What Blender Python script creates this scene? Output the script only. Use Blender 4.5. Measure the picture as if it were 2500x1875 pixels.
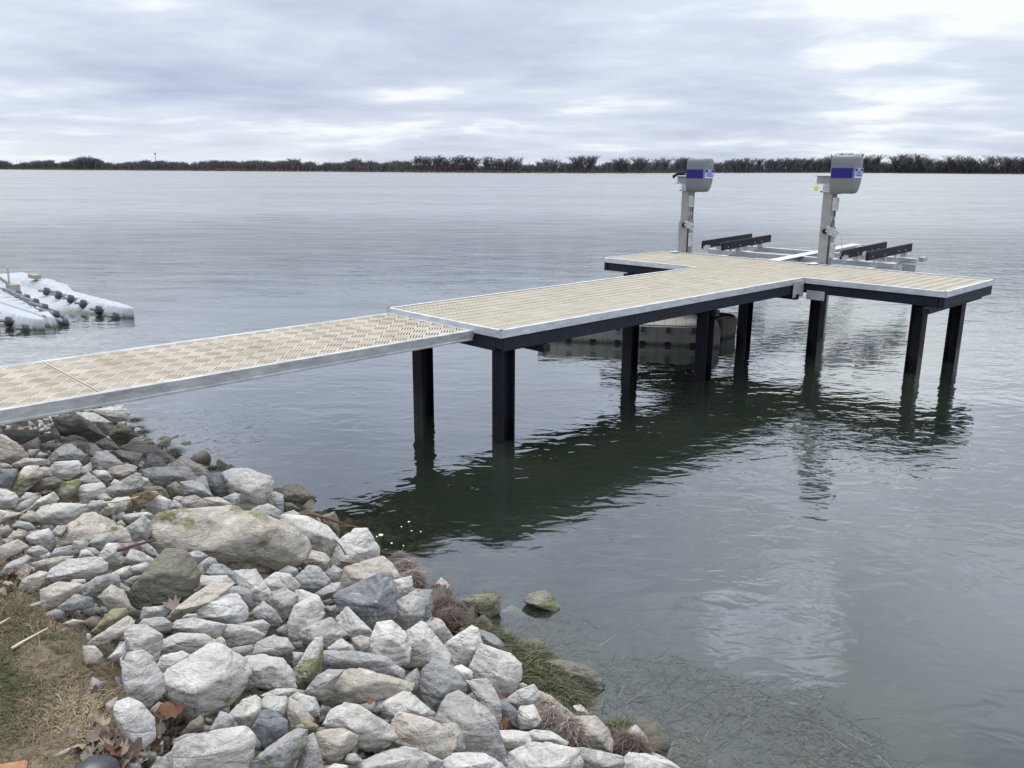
import bpy, bmesh, math, random
import numpy as np
from mathutils import Vector, Matrix, noise as mn

random.seed(7); rng = np.random.default_rng(7)
sc = bpy.context.scene
for o in list(bpy.data.objects): bpy.data.objects.remove(o)
COL = sc.collection

# ---------------------------------------------------------------- camera
F, PITCH, ROLL, H = 2040.5, 0.2515, 0.005, 2.848      # focal length in pixels of a 2500 px wide picture, pitch, roll, eye height over the water
cp, sp, cr, sr = math.cos(PITCH), math.sin(PITCH), math.cos(ROLL), math.sin(ROLL)
R0, U0, B0 = Vector((1, 0, 0)), Vector((0, sp, cp)), Vector((0, -cp, sp))
Rx, Ux = cr*R0 + sr*U0, -sr*R0 + cr*U0
cam = bpy.data.cameras.new('camera'); camo = bpy.data.objects.new('camera', cam); COL.objects.link(camo)
cam.sensor_width = 36; cam.lens = 36*F/2500; cam.clip_end = 12000; cam.clip_start = 0.05
camo.matrix_world = Matrix(((Rx.x, Ux.x, B0.x, 0), (Rx.y, Ux.y, B0.y, 0), (Rx.z, Ux.z, B0.z, H), (0, 0, 0, 1)))
sc.camera = camo

# ---------------------------------------------------------------- node helper
class NT:
    def __init__(s, tree):
        s.t = tree; s.n = tree.nodes; s.l = tree.links; s.n.clear()
    def _set(s, sock, v):
        if isinstance(v, bpy.types.NodeSocket): s.l.new(v, sock)
        elif isinstance(v, bpy.types.Node): s.l.new(v.outputs[0], sock)
        else:
            try: sock.default_value = v
            except Exception:
                sock.default_value = (*v, 1) if len(v) == 3 else v[:3]
    def node(s, typ, props=None, **kw):
        n = s.n.new(typ)
        for k, v in (props or {}).items(): setattr(n, k, v)
        for k, v in kw.items():
            key = k.replace('_', ' ')
            if k.startswith('i') and k[1:].isdigit(): s._set(n.inputs[int(k[1:])], v)
            else: s._set(n.inputs[key], v)
        return n
    def m(s, op, a, b=0.0, c=None, clamp=False):
        n = s.node('ShaderNodeMath', dict(operation=op, use_clamp=clamp), i0=a, i1=b)
        if c is not None: s._set(n.inputs[2], c)
        return n.outputs[0]
    def vm(s, op, a, b=(0, 0, 0)):
        n = s.node('ShaderNodeVectorMath', dict(operation=op), i0=a, i1=b); return n.outputs[0]
    def scale(s, v, f):
        n = s.n.new('ShaderNodeVectorMath'); n.operation = 'SCALE'; s._set(n.inputs[0], v); s._set(n.inputs['Scale'], f); return n.outputs[0]
    def noise(s, vec, scale, detail=4, rough=.55, dist=0., col=False, w=None, **kw):
        n = s.n.new('ShaderNodeTexNoise')
        if w is not None: n.noise_dimensions = '4D'; s._set(n.inputs['W'], w)
        s._set(n.inputs['Vector'], vec); s._set(n.inputs['Scale'], scale); s._set(n.inputs['Detail'], detail)
        s._set(n.inputs['Roughness'], rough); s._set(n.inputs['Distortion'], dist)
        return n.outputs[1 if col else 0]
    def voro(s, vec, scale, feature='F1', out=0, rnd=1.0):
        n = s.n.new('ShaderNodeTexVoronoi'); n.feature = feature; s._set(n.inputs['Vector'], vec); s._set(n.inputs['Scale'], scale)
        s._set(n.inputs['Randomness'], rnd); return n.outputs[out]
    def ramp(s, fac, pts, interp='LINEAR'):
        n = s.n.new('ShaderNodeValToRGB'); n.color_ramp.interpolation = interp; s._set(n.inputs[0], fac)
        el = n.color_ramp.elements
        while len(el) < len(pts): el.new(.5)
        for e, (p, c) in zip(el, pts):
            e.position = p
            e.color = (c, c, c, 1) if isinstance(c, (int, float)) else (*c[:3], 1)
        return n.outputs[0]
    def mix(s, f, a, b, blend='MIX'):
        n = s.n.new('ShaderNodeMix'); n.data_type = 'RGBA'; n.blend_type = blend; n.clamp_factor = True
        s._set(n.inputs[0], f); s._set(n.inputs[6], a); s._set(n.inputs[7], b); return n.outputs[2]
    def maprange(s, v, a, b, c, d, smooth=False):
        n = s.n.new('ShaderNodeMapRange'); n.interpolation_type = 'SMOOTHSTEP' if smooth else 'LINEAR'
        for i, x in enumerate((v, a, b, c, d)): s._set(n.inputs[i], x)
        return n.outputs[0]
    def xyz(s, v):
        n = s.n.new('ShaderNodeSeparateXYZ'); s._set(n.inputs[0], v); return n.outputs
    def comb(s, x, y, z):
        n = s.n.new('ShaderNodeCombineXYZ'); s._set(n.inputs[0], x); s._set(n.inputs[1], y); s._set(n.inputs[2], z); return n.outputs[0]
    def bump(s, h, dist, strength=1.0, normal=None):
        n = s.n.new('ShaderNodeBump'); s._set(n.inputs['Strength'], strength); s._set(n.inputs['Distance'], dist); s._set(n.inputs['Height'], h)
        if normal is not None: s._set(n.inputs['Normal'], normal)
        return n.outputs[0]
    def coord(s, which='Object'):
        return s.n.new('ShaderNodeTexCoord').outputs[which]
def mat(name):
    m = bpy.data.materials.new(name); m.use_nodes = True; return m, NT(m.node_tree)
def pbr(T, color, rough=.6, metal=0., normal=None, spec=.5):
    b = T.node('ShaderNodeBsdfPrincipled'); T._set(b.inputs['Base Color'], color); T._set(b.inputs['Roughness'], rough)
    T._set(b.inputs['Metallic'], metal); T._set(b.inputs['Specular IOR Level'], spec)
    if normal is not None: T._set(b.inputs['Normal'], normal)
    o = T.node('ShaderNodeOutputMaterial'); T.l.new(b.outputs[0], o.inputs[0]); return b

# ---------------------------------------------------------------- sky, sun, exposure
SUN_EL, SUN_AZ = math.radians(68), math.radians(318)
w = bpy.data.worlds.new('World'); sc.world = w; w.use_nodes = True
T = NT(w.node_tree)
sky = T.node('ShaderNodeTexSky', dict(sky_type='NISHITA', sun_disc=False, sun_elevation=SUN_EL, sun_rotation=SUN_AZ))
d = T.coord('Generated')
X, Y, Z = T.xyz(T.vm('NORMALIZE', d))
zc = T.m('MAXIMUM', Z, 0.0)
den = T.m('ADD', zc, 0.10)
pp = T.comb(T.m('DIVIDE', X, den), T.m('DIVIDE', Y, den), 0.0)            # the cloud deck seen in perspective
warp = T.scale(T.noise(pp, .45, 3, .5, col=True), .9)
pw = T.vm('ADD', pp, warp)
pst = T.vm('MULTIPLY', pw, (0.9, 1.0, 1.0))
n1 = T.noise(pst, .85, 7, .54)
n2 = T.noise(T.vm('ADD', pst, (13, 5, 0)), 2.6, 5, .55)
big = T.noise(T.vm('ADD', pp, (3.1, 8.2, 0)), .28, 2, .5)
cl = T.m('ADD', T.m('ADD', T.m('MULTIPLY', n1, .56), T.m('MULTIPLY', n2, .14)), T.m('MULTIPLY', big, .30))
cc = T.ramp(cl, [(.36, (.47, .53, .69)), (.445, (.58, .64, .79)), (.535, (.72, .78, .90)), (.60, (.97, 1.02, 1.06))])
# bright clear strip low over the far shore on the left
az = T.m('ARCTAN2', X, Y)
low = T.m('MULTIPLY', T.maprange(Z, .0, .05, 1, 0, True), T.maprange(az, -.05, -.35, .25, 1, True))
cc = T.mix(T.m('MULTIPLY', low, .62), cc, (.84, .90, .93))
zen = T.maprange(Z, .22, .95, 1.0, 2.5, True)
patch = T.ramp(T.noise(T.vm('ADD', pp, (5.5, 1.2, 0)), 1.5, 5, .6), [(.40, .86), (.50, 1.0), (.60, 1.18)])   # brighter and duller patches higher up
zen = T.m('MULTIPLY', zen, T.mix(T.maprange(Z, .15, .35, 0, 1), (1, 1, 1), patch))
gap = T.vm('NORMALIZE', d); dotg = T.node('ShaderNodeVectorMath', dict(operation='DOT_PRODUCT'), i0=gap, i1=(.270, .826, .495)).outputs['Value']
glow = T.m('MULTIPLY', T.maprange(T.m('ADD', dotg, T.m('MULTIPLY', T.m('SUBTRACT', n2, .5), .022)), .9972, .9992, 0, 1), T.ramp(T.noise(pst, 14, 5, .65), [(.40, .25), (.56, 1.)]))
zen = T.m('ADD', zen, T.m('MULTIPLY', glow, .95))                             # an overcast sky is brightest overhead
zen = T.m('MULTIPLY', zen, T.maprange(Z, -.4, 0.0, .35, 1.0))
bg1 = T.node('ShaderNodeBackground', Color=sky, Strength=.06)
bg2 = T.node('ShaderNodeBackground', Color=cc, Strength=T.m('MULTIPLY', zen, .80))
mx = T.node('ShaderNodeMixShader', i0=.93); T.l.new(bg1.outputs[0], mx.inputs[1]); T.l.new(bg2.outputs[0], mx.inputs[2])
T.l.new(mx.outputs[0], T.node('ShaderNodeOutputWorld').inputs[0])

sl = bpy.data.lights.new('sun', 'SUN'); sl.energy = 1.5; sl.angle = math.radians(28); sl.color = (1, .94, .85)
so = bpy.data.objects.new('sun', sl); COL.objects.link(so)
sd = Vector((math.sin(SUN_AZ)*math.cos(SUN_EL), math.cos(SUN_AZ)*math.cos(SUN_EL), math.sin(SUN_EL)))
so.rotation_euler = sd.to_track_quat('Z', 'Y').to_euler()
vs = sc.view_settings
sc.display_settings.display_device = 'sRGB'
vs.view_transform = 'Standard'; vs.look = 'None'; vs.exposure = 0.40; vs.gamma = 1; vs.use_curve_mapping = False
sc.render.engine = 'CYCLES'
sc.cycles.use_denoising = True
sc.cycles.max_bounces = 8; sc.cycles.transparent_max_bounces = 12; sc.cycles.diffuse_bounces = 3; sc.cycles.glossy_bounces = 4
sc.cycles.caustics_reflective = False; sc.cycles.caustics_refractive = False

# ---------------------------------------------------------------- geometry helpers
def ray(u, v):                                  # direction through a picture point (2500 px wide frame)
    X, Y = u-1250, 937.5-v
    x, y = cr*X - sr*Y, sr*X + cr*Y
    return Vector((x, F*cp + y*sp, -F*sp + y*cp)).normalized()
def at(u, v, z=0.0):
    r = ray(u, v); return Vector((0, 0, H)) + r*((z-H)/r.z)
def tag(o, label=None, cat=None, group=None, kind=None):
    if label: o['label'] = label
    if cat: o['category'] = cat
    if group: o['group'] = group
    if kind: o['kind'] = kind
    return o
def obj(name, data, parent=None, loc=None, rot=None, mat=None):
    o = bpy.data.objects.new(name, data); COL.objects.link(o)
    if parent: o.parent = parent
    if loc is not None: o.location = loc
    if rot is not None: o.rotation_euler = rot
    if mat is not None and data is not None and not data.materials: data.materials.append(mat)
    return o
def empty(name, loc=(0, 0, 0), rz=0.): return obj(name, None, loc=loc, rot=(0, 0, rz))
def mesh_np(name, v, f, smooth=False):
    me = bpy.data.meshes.new(name); me.from_pydata([tuple(x) for x in v], [], [tuple(x) for x in f])
    if smooth: me.shade_smooth()
    return me
def mesh_arr(name, verts, faces, k, smooth=False):
    verts = np.asarray(verts, np.float32); faces = np.asarray(faces, np.int32)
    me = bpy.data.meshes.new(name); me.vertices.add(len(verts)); me.vertices.foreach_set('co', verts.ravel())
    nf = len(faces); me.loops.add(nf*k); me.loops.foreach_set('vertex_index', faces.ravel())
    me.polygons.add(nf); me.polygons.foreach_set('loop_start', np.arange(0, nf*k, k, dtype=np.int32))
    me.polygons.foreach_set('loop_total', np.full(nf, k, np.int32))
    me.update(calc_edges=True); me.validate()
    if smooth: me.shade_smooth()
    return me
class MB:                                       # collects shapes into one mesh
    def __init__(s): s.v = []; s.f = []
    def add(s, v, f):
        k = len(s.v); s.v += [tuple(x) for x in v]; s.f += [tuple(i+k for i in q) for q in f]; return s
    def box(s, x0, x1, y0, y1, z0, z1, M=None):
        v = [Vector((x, y, z)) for z in (z0, z1) for y in (y0, y1) for x in (x0, x1)]
        if M is not None: v = [M @ q for q in v]
        return s.add(v, [(0, 2, 3, 1), (4, 5, 7, 6), (0, 1, 5, 4), (2, 6, 7, 3), (0, 4, 6, 2), (1, 3, 7, 5)])
    def prism(s, poly, a, b, M=None):           # poly in (x, z), extruded along y from a to b
        n = len(poly)
        v = [Vector((p[0], y, p[1])) for y in (a, b) for p in poly]
        if M is not None: v = [M @ q for q in v]
        return s.add(v, [tuple(range(n)), tuple(range(2*n-1, n-1, -1))] + [((i+1) % n, i, n+i, n+(i+1) % n) for i in range(n)])
    def tube(s, pts, r, n=8, cap=True):
        pts = [Vector(p) for p in pts]; rs = r if isinstance(r, (list, tuple)) else [r]*len(pts)
        rings = []; up = None
        for i, p in enumerate(pts):
            t = (pts[min(i+1, len(pts)-1)] - pts[max(i-1, 0)]).normalized()
            if up is None: up = Vector((0, 0, 1)) if abs(t.z) < .9 else Vector((1, 0, 0))
            a = t.cross(up).normalized(); b = a.cross(t).normalized(); up = b
            rings.append([p + (a*math.cos(2*math.pi*j/n) + b*math.sin(2*math.pi*j/n))*rs[i] for j in range(n)])
        f = [(i*n+j, i*n+(j+1) % n, (i+1)*n+(j+1) % n, (i+1)*n+j) for i in range(len(pts)-1) for j in range(n)]
        if cap: f += [tuple(range(n-1, -1, -1)), tuple((len(pts)-1)*n+j for j in range(n))]
        return s.add([q for R in rings for q in R], f)
    def build(s, name, m, parent=None, bevel=0., smooth=False, loc=None, rot=None, seg=1):
        me = bpy.data.meshes.new(name); me.from_pydata(s.v, [], s.f)
        bm = bmesh.new(); bm.from_mesh(me)
        if bevel:
            es = [e for e in bm.edges if len(e.link_faces) == 2 and e.calc_face_angle() > .5]
            bmesh.ops.bevel(bm, geom=es, offset=bevel, segments=seg, affect='EDGES', clamp_overlap=True)
        bmesh.ops.recalc_face_normals(bm, faces=bm.faces); bm.to_mesh(me); bm.free()
        if smooth: me.shade_smooth()
        return obj(name, me, parent, loc, rot, m)

# ---------------------------------------------------------------- the bank as a height field
SHORE = [(-60, 16), (-14, 10.2), (-8, 10.0), (-5.6, 10.3), (-4.74, 9.9), (-3.6, 8.4), (-2.3, 7.2), (-1.45, 6.25), (-1.0, 5.75), (-.56, 5.25), (-.12, 4.72), (.2, 4.4), (.5, 3.98), (.8, 3.6), (1.6, 2.6), (3.2, .6), (12, -11), (60, -75)]
DIR = Vector((.66, -.7513)); NRM = Vector((-.7513, -.66)); ORG = Vector((.84, 3.51))
_e = np.array([(p[0]-ORG.x)*DIR.x + (p[1]-ORG.y)*DIR.y for p in SHORE]); _n = np.array([(p[0]-ORG.x)*NRM.x + (p[1]-ORG.y)*NRM.y for p in SHORE])
def shore_d(x, y):                              # metres inland of the waterline
    e = (x-ORG.x)*DIR.x + (y-ORG.y)*DIR.y; n = (x-ORG.x)*NRM.x + (y-ORG.y)*NRM.y
    return n - np.interp(e, _e, _n)
def top_z(x, y):                                # top of the stone bank
    d = shore_d(x, y)
    return np.where(d < 0, np.maximum(.42*d, -1.6), np.where(d < 2.45, .455*d, 1.115 + .03*np.minimum(d-2.45, 4)))
def soil_z(x, y):
    d = shore_d(x, y)
    drop = np.interp(d, [-3, -.5, .0, .5, 1.2, 2.05, 2.5], [.05, .12, .06, .19, .28, .26, 0.0])
    return top_z(x, y) - drop
def hit(u, v, f=top_z):
    r = ray(u, v); o = Vector((0, 0, H)); a, b = .5, 60.
    t = a
    while t < b:
        p = o + r*t
        if p.z < float(f(p.x, p.y)): break
        t += .05
    lo, hi = t-.05, t
    for _ in range(14):
        mid = (lo+hi)/2; p = o + r*mid
        if p.z < float(f(p.x, p.y)): hi = mid
        else: lo = mid
    return o + r*hi, hi

# ---------------------------------------------------------------- materials of the setting
def soil_material():
    m, T = mat('soil'); c = T.coord('Object')
    a = T.noise(c, 9, 6, .65); b = T.noise(c, 60, 4, .7)
    col = T.ramp(a, [(.35, (.035, .028, .02)), (.55, (.075, .06, .042)), (.7, (.13, .11, .08))])
    col = T.mix(T.ramp(b, [(.45, 0.), (.7, .5)]), col, (.17, .14, .09))
    pbr(T, col, .95, normal=T.bump(T.m('ADD', a, T.m('MULTIPLY', b, .4)), .02), spec=.2); return m
def bed_material():
    m, T = mat('ground'); c = T.coord('Object'); d = T.node('ShaderNodeAttribute', dict(attribute_name='inland')).outputs['Fac']
    a = T.noise(c, 7, 6, .65); b = T.noise(c, 70, 4, .7); v = T.voro(c, 11, 'F1', 0)
    earth = T.ramp(a, [(.35, (.035, .028, .02)), (.55, (.07, .056, .04)), (.7, (.12, .10, .07))])
    turf = T.ramp(T.noise(c, 30, 6, .75), [(.3, (.06, .05, .03)), (.5, (.14, .112, .07)), (.7, (.24, .195, .13))])
    wet = T.ramp(v, [(.1, (.16, .145, .09)), (.5, (.09, .085, .055)), (.8, (.03, .03, .022))])
    col = T.mix(T.maprange(d, 2.1, 2.5, 0, 1, True), earth, turf)
    col = T.mix(T.maprange(d, .1, -.15, 0, 1, True), col, wet)
    pbr(T, col, .9, normal=T.bump(T.m('ADD', a, T.m('MULTIPLY', b, .5)), .02), spec=.2); return m

def water_material():
    m, T = mat('water'); c = T.coord('Object'); x, y, z = T.xyz(c)
    dep = T.node('ShaderNodeAttribute', dict(attribute_name='depth')).outputs['Fac']
    dist = T.m('SQRT', T.m('ADD', T.m('MULTIPLY', x, x), T.m('MULTIPLY', y, y)))
    wob = T.noise(c, .25, 3, .6)                                            # patches of calm and of breeze
    ps = T.vm('MULTIPLY', c, (.75, 1.25, 1.0))
    n0 = T.noise(ps, .85, 3, .5, .4); n1 = T.noise(ps, 4.2, 2, .5, .5); n2 = T.noise(ps, 11, 3, .6, .3)
    amp_far = T.maprange(dist, 13, 40, 0, 1, True)
    amp_near = T.maprange(dist, 4.0, 12, .12, 1.0, True)
    # a riffle around the outer piles under the pier head
    dx = T.m('SUBTRACT', x, 3.3); dy = T.m('SUBTRACT', y, 8.6)
    rr = T.m('SQRT', T.m('ADD', T.m('MULTIPLY', dx, T.m('MULTIPLY', dx, .45)), T.m('MULTIPLY', dy, dy)))
    rif = T.maprange(rr, .3, 1.7, 1, 0, True)
    amp1 = T.maprange(dist, 2.5, 8, .45, 1.0, True)
    h0 = T.m('MULTIPLY', n0, T.m('ADD', T.m('MULTIPLY', amp_near, .022), T.m('MULTIPLY', amp_far, .13)))
    h1 = T.m('MULTIPLY', n1, T.m('ADD', T.m('ADD', T.m('MULTIPLY', amp1, .0068), T.m('MULTIPLY', amp_far, .06)), T.m('MULTIPLY', rif, .006)))
    h2 = T.m('MULTIPLY', n2, T.m('ADD', T.m('ADD', T.m('MULTIPLY', T.m('MULTIPLY', wob, amp_near), .0016), T.m('MULTIPLY', amp_far, .020)), T.m('MULTIPLY', rif, .0025)))
    hh = T.m('ADD', T.m('ADD', h0, h1), h2)
    # wind ripples too small for a pixel: their slopes are read straight from noise so they still scatter the reflection
    far = T.maprange(dist, 9, 60, 0, 1, True)
    c1 = T.noise(T.vm('MULTIPLY', c, (.8, 1.3, 1)), 2.2, 4, .65, .4, col=True); c2 = T.noise(T.vm('MULTIPLY', c, (.05, .12, 1)), 1.0, 3, .5)
    sl = T.scale(T.vm('MULTIPLY', T.vm('SUBTRACT', c1, (.5, .5, .5)), (1, 1, 0)), T.m('MULTIPLY', far, T.ramp(c2, [(.3, .10), (.7, .25)])))
    n0_ = T.vm('NORMALIZE', T.vm('ADD', sl, (0, 0, 1)))
    nor = T.bump(hh, 1.0, normal=n0_)
    lw = T.node('ShaderNodeLayerWeight', Blend=.5, Normal=nor).outputs['Facing']
    R = T.ramp(lw, [(.0, .02), (.2, .028), (.34, .070), (.5, .165), (.64, .36), (.8, .65), (.93, .65), (1.0, .48)])
    strk = T.noise(T.vm('MULTIPLY', c, (.22, 1, 1)), 1.1, 6, .72, .3); strk2 = T.noise(T.vm('MULTIPLY', c, (.3, 1, 1)), .06, 4, .6)
    R = T.m('MULTIPLY', R, T.mix(T.maprange(dist, 9, 25, 0, 1, True), (1, 1, 1), T.ramp(T.m('ADD', T.m('MULTIPLY', strk, .75), T.m('MULTIPLY', strk2, .25)), [(.38, .80), (.5, .98), (.62, 1.10)])))
    murk = T.ramp(T.noise(c, .6, 3, .5), [(.35, (.016, .023, .016)), (.65, (.023, .030, .021))])
    df = T.node('ShaderNodeBsdfDiffuse', Color=murk)
    tr = T.node('ShaderNodeBsdfTransparent', Color=(.80, .86, .74))
    al = T.m('SUBTRACT', 1.0, T.m('POWER', 2.718, T.m('MULTIPLY', dep, -3.6)), clamp=True)
    al = T.m('MAXIMUM', al, .12)
    body = T.node('ShaderNodeMixShader', i0=al); T.l.new(tr.outputs[0], body.inputs[1]); T.l.new(df.outputs[0], body.inputs[2])
    gl = T.node('ShaderNodeBsdfGlossy', Color=(.965, .975, .965), Roughness=T.maprange(dist, 12, 60, .004, .26), Normal=nor)
    s = T.node('ShaderNodeMixShader', i0=R); T.l.new(body.outputs[0], s.inputs[1]); T.l.new(gl.outputs[0], s.inputs[2])
    T.l.new(s.outputs[0], T.node('ShaderNodeOutputMaterial').inputs[0]); return m

def grid_mesh(name, xs, ys, zf, smooth=True):
    xs = np.array(xs); ys = np.array(ys); Xg, Yg = np.meshgrid(xs, ys); Zg = zf(Xg, Yg) if callable(zf) else np.full_like(Xg, zf)
    v = np.stack([Xg, Yg, Zg], -1).reshape(-1, 3); nx, ny = len(xs), len(ys)
    i = np.arange(nx-1)[None, :] + np.arange(ny-1)[:, None]*nx
    f = np.stack([i, i+1, i+nx+1, i+nx], -1).reshape(-1, 4)
    return mesh_arr(name, v, f, 4, smooth), v
xs = np.concatenate([[-4000, -1500, -500, -200, -90, -50, -30, -22], np.arange(-18, -7, .5), np.arange(-7, 5, .1), np.arange(5, 12, .5), [13, 18, 30, 50, 90, 200, 500, 1500, 4000]])
ys = np.concatenate([[-300, -120, -60, -30, -14], np.arange(-8, 1, .5), np.arange(1, 11, .1), np.arange(11, 24, .5), [26, 32, 45, 70, 110, 200, 400, 600, 900, 1500, 2500]])
def gz(X, Y):
    z = soil_z(X, Y); flat = vnoise(X, Y)
    return z + flat
def vnoise(X, Y):
    out = np.zeros_like(X); idx = np.argwhere((X > -8) & (X < 6) & (Y > 0) & (Y < 12))
    for i, j in idx: out[i, j] = .035*mn.noise(Vector((X[i, j]*2.2, Y[i, j]*2.2, 0)))
    return out
me, v = grid_mesh('ground', xs, ys, gz)
a = me.attributes.new('inland', 'FLOAT', 'POINT'); a.data.foreach_set('value', shore_d(v[:, 0], v[:, 1]).astype(np.float32))
tag(obj('ground', me, mat=bed_material()), kind='structure')
me, v = grid_mesh('water', xs, ys, 0.0, False)
a = me.attributes.new('depth', 'FLOAT', 'POINT'); a.data.foreach_set('value', np.maximum(0, -top_z(v[:, 0], v[:, 1])).astype(np.float32))
tag(obj('water', me, mat=water_material()), kind='structure')

# ---------------------------------------------------------------- far shore and its bare winter trees
US = [-900, -300, 0, 300, 600, 900, 1250, 1500, 1750, 2000, 2250, 2500, 2900, 3500]
DS = [1000, 950, 900, 820, 750, 700, 668, 720, 950, 1300, 1100, 1000, 1000, 1100]
def far_pt(u, back=0.):                          # a point on the far waterline in the direction of picture column u
    D = float(np.interp(u, US, DS)) + back; return Vector(((u-1250)/F/cp*D, D, 0))
def reed_material(name, c1, c2):
    m, T = mat(name); c = T.coord('Object'); n = T.noise(T.vm('MULTIPLY', c, (1, 1, .3)), .4, 4, .6)
    pbr(T, T.ramp(n, [(.35, c1), (.65, c2)]), .95, spec=.1); return m
us = np.linspace(-900, 3500, 260); V = []; Fc = []
for i, u in enumerate(us):
    for b, z in ((-6, -.4), (2, .5), (60, 1.6), (900, 4)):
        p = far_pt(u, b); V.append((p.x, p.y, z))
for i in range(len(us)-1):
    for k in range(3): q = i*4+k; Fc.append((q, q+4, q+5, q+1))
tag(obj('far_shore', mesh_np('far_shore', V, Fc), mat=reed_material('far_ground', (.10, .075, .05), (.17, .13, .09))), kind='structure')
# reeds along the far waterline: blades joined
def blades(P, hgt, wid, lean, seed=1):
    r = np.random.default_rng(seed); n = len(P); a = r.uniform(0, 6.283, n); 
    dx = np.stack([np.cos(a), np.sin(a)*.3, np.zeros(n)], 1)*wid[:, None]
    tip = P + np.stack([r.normal(0, lean, n), r.normal(0, lean, n), hgt], 1)
    v = np.stack([P-dx, P+dx, tip], 1).reshape(-1, 3); return v, np.arange(3*n).reshape(-1, 3)
n = 26000; u = rng.uniform(-400, 2900, n); bk = rng.uniform(-2, 30, n)
P = np.array([far_pt(a_, b_) for a_, b_ in zip(u, bk)]); P[:, 2] = .2
tall = .7 + 1.3*np.clip(np.sin(u*.013)+np.sin(u*.031+2), 0, 2)*.5 + rng.uniform(0, .8, n)
v, f = blades(P, tall, rng.uniform(.5, 1.1, n), .4)
tag(obj('reeds', mesh_arr('reeds', v, f, 3), mat=reed_material('reed', (.10, .078, .062), (.19, .155, .12))), label='rusty tan reeds lining the far shore', cat='reeds', kind='stuff')

def wood_material(name, c1, c2):
    m, T = mat(name); r = T.node('ShaderNodeObjectInfo').outputs['Random']; c = T.coord('Object')
    n = T.noise(c, .35, 3, .6); col = T.ramp(T.m('ADD', T.m('MULTIPLY', n, .7), T.m('MULTIPLY', r, .3)), [(.3, c1), (.7, c2)])
    pbr(T, col, .95, spec=.1); return m
TWIG = wood_material('far_twigs', (.095, .096, .105), (.18, .175, .178))
TRUNK = wood_material('far_trunk', (.10, .09, .085), (.22, .20, .19))
def tree_np(seed, h=12., spread=.35, n_twig=420, kind='round'):
    """bare crown: ribbons that rise from the trunk, spreading; returns trunk strip and twig strips"""
    r = np.random.default_rng(seed)
    def rib(p0, p1, w0, w1):
        d = p1-p0; d = d/(np.linalg.norm(d, axis=1, keepdims=True)+1e-6)
        s = np.stack([d[:, 2], np.zeros(len(d)), -d[:, 0]], 1); s /= (np.linalg.norm(s, axis=1, keepdims=True)+1e-6)
        return np.stack([p0-s*w0[:, None], p0+s*w0[:, None], p1+s*w1[:, None], p1-s*w1[:, None]], 1).reshape(-1, 3)
    # limbs
    nl = 16; z0 = h*r.uniform(.15, .6, nl); ang = r.uniform(0, 6.283, nl); ln = h*spread*r.uniform(.5, 1.1, nl)
    lift = r.uniform(.8, 1.9, nl) if kind == 'round' else r.uniform(1.6, 3.0, nl)
    p0 = np.stack([np.zeros(nl), np.zeros(nl), z0], 1)
    p1 = p0 + np.stack([np.cos(ang)*ln, np.sin(ang)*ln, ln*lift], 1); p1[:, 2] = np.minimum(p1[:, 2], h*r.uniform(.8, 1, nl))
    limbs = rib(p0, p1, np.full(nl, h*.010), np.full(nl, h*.005))
    trunk = rib(np.zeros((1, 3)), np.array([[r.normal(0, .2), 0, h*.92]]), np.array([h*.016]), np.array([h*.004]))
    k = r.integers(0, nl, n_twig); tt = r.uniform(.1, 1, n_twig)[:, None]
    b = p0[k]*(1-tt) + p1[k]*tt
    L = h*r.uniform(.08, .22, n_twig); a2 = r.uniform(0, 6.283, n_twig); up = r.uniform(.1, 1.0, n_twig)
    out = np.stack([np.cos(a2)*np.sqrt(1-up*up*.8), np.sin(a2)*np.sqrt(1-up*up*.8), up], 1)
    e = b + out*L[:, None]; e[:, 2] = np.minimum(e[:, 2], h*1.02)
    tw = rib(b, e, np.full(n_twig, h*.0075), np.full(n_twig, h*.0030))
    return np.concatenate([trunk]), np.concatenate([limbs, tw])
def quads(v): return np.arange(len(v)).reshape(-1, 4)
variants = []
for i in range(9):
    kd = 'round' if i < 6 else 'poplar'
    t_, c_ = tree_np(20+i, 1.0, .42 if kd == 'round' else .16, 520 if kd == 'round' else 230, kd)
    variants.append((kd, mesh_arr('trunk', t_, quads(t_), 4), mesh_arr('crown', c_, quads(c_), 4), c_, t_))
    variants[-1][1].materials.append(TRUNK); variants[-1][2].materials.append(TWIG)
HU = [-400, 0, 250, 285, 330, 500, 640, 740, 830, 900, 1000, 1110, 1200, 1330, 1420, 1480, 1640, 1750, 1900, 2000, 2140, 2300, 2500, 2900]
HP = [27, 25, 26, 34, 26, 27, 29, 32, 27, 30, 32, 34, 34, 31, 28, 30, 31, 33, 34, 40, 38, 34, 40, 38]      # crown tops over the far waterline, picture pixels
def far_h(u): return float(np.interp(u, HU, HP))*float(np.interp(u, US, DS))/F
# the wood behind reads as one mass
TVs = []
n = 2300
for k in range(n):
    u = rng.uniform(-450, 2950); bk = rng.uniform(14, 75); p = far_pt(u, bk); h = far_h(u)*rng.uniform(.68, 1.0)
    h *= .82 + .42*mn.noise(Vector((u*.013, 0, 0))) + .3*mn.noise(Vector((u*.05, 3, 0)))
    if 1015 < u < 1310: h *= .7
    kd, _, _, c_, t_ = variants[rng.integers(0, 6)]
    q = c_.reshape(-1, 4, 3); q = q[rng.choice(len(q), 190, replace=False)].reshape(-1, 3).copy()
    ctr = q.reshape(-1, 4, 3).mean(1, keepdims=True); q = (ctr + (q.reshape(-1, 4, 3)-ctr)*np.array([1.35, 1.35, 1.2])).reshape(-1, 3)
    q = np.concatenate([q, t_]); s = h*np.array([.95, .95, 1.0]); q = q*s + np.array([p.x, p.y, .8]); TVs.append(q)
TV = np.concatenate(TVs)
tag(obj('far_woods', mesh_arr('far_woods', TV, quads(TV), 4), mat=TWIG), label='dark bare winter woods along the far shore', cat='woods', kind='stuff')
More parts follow.
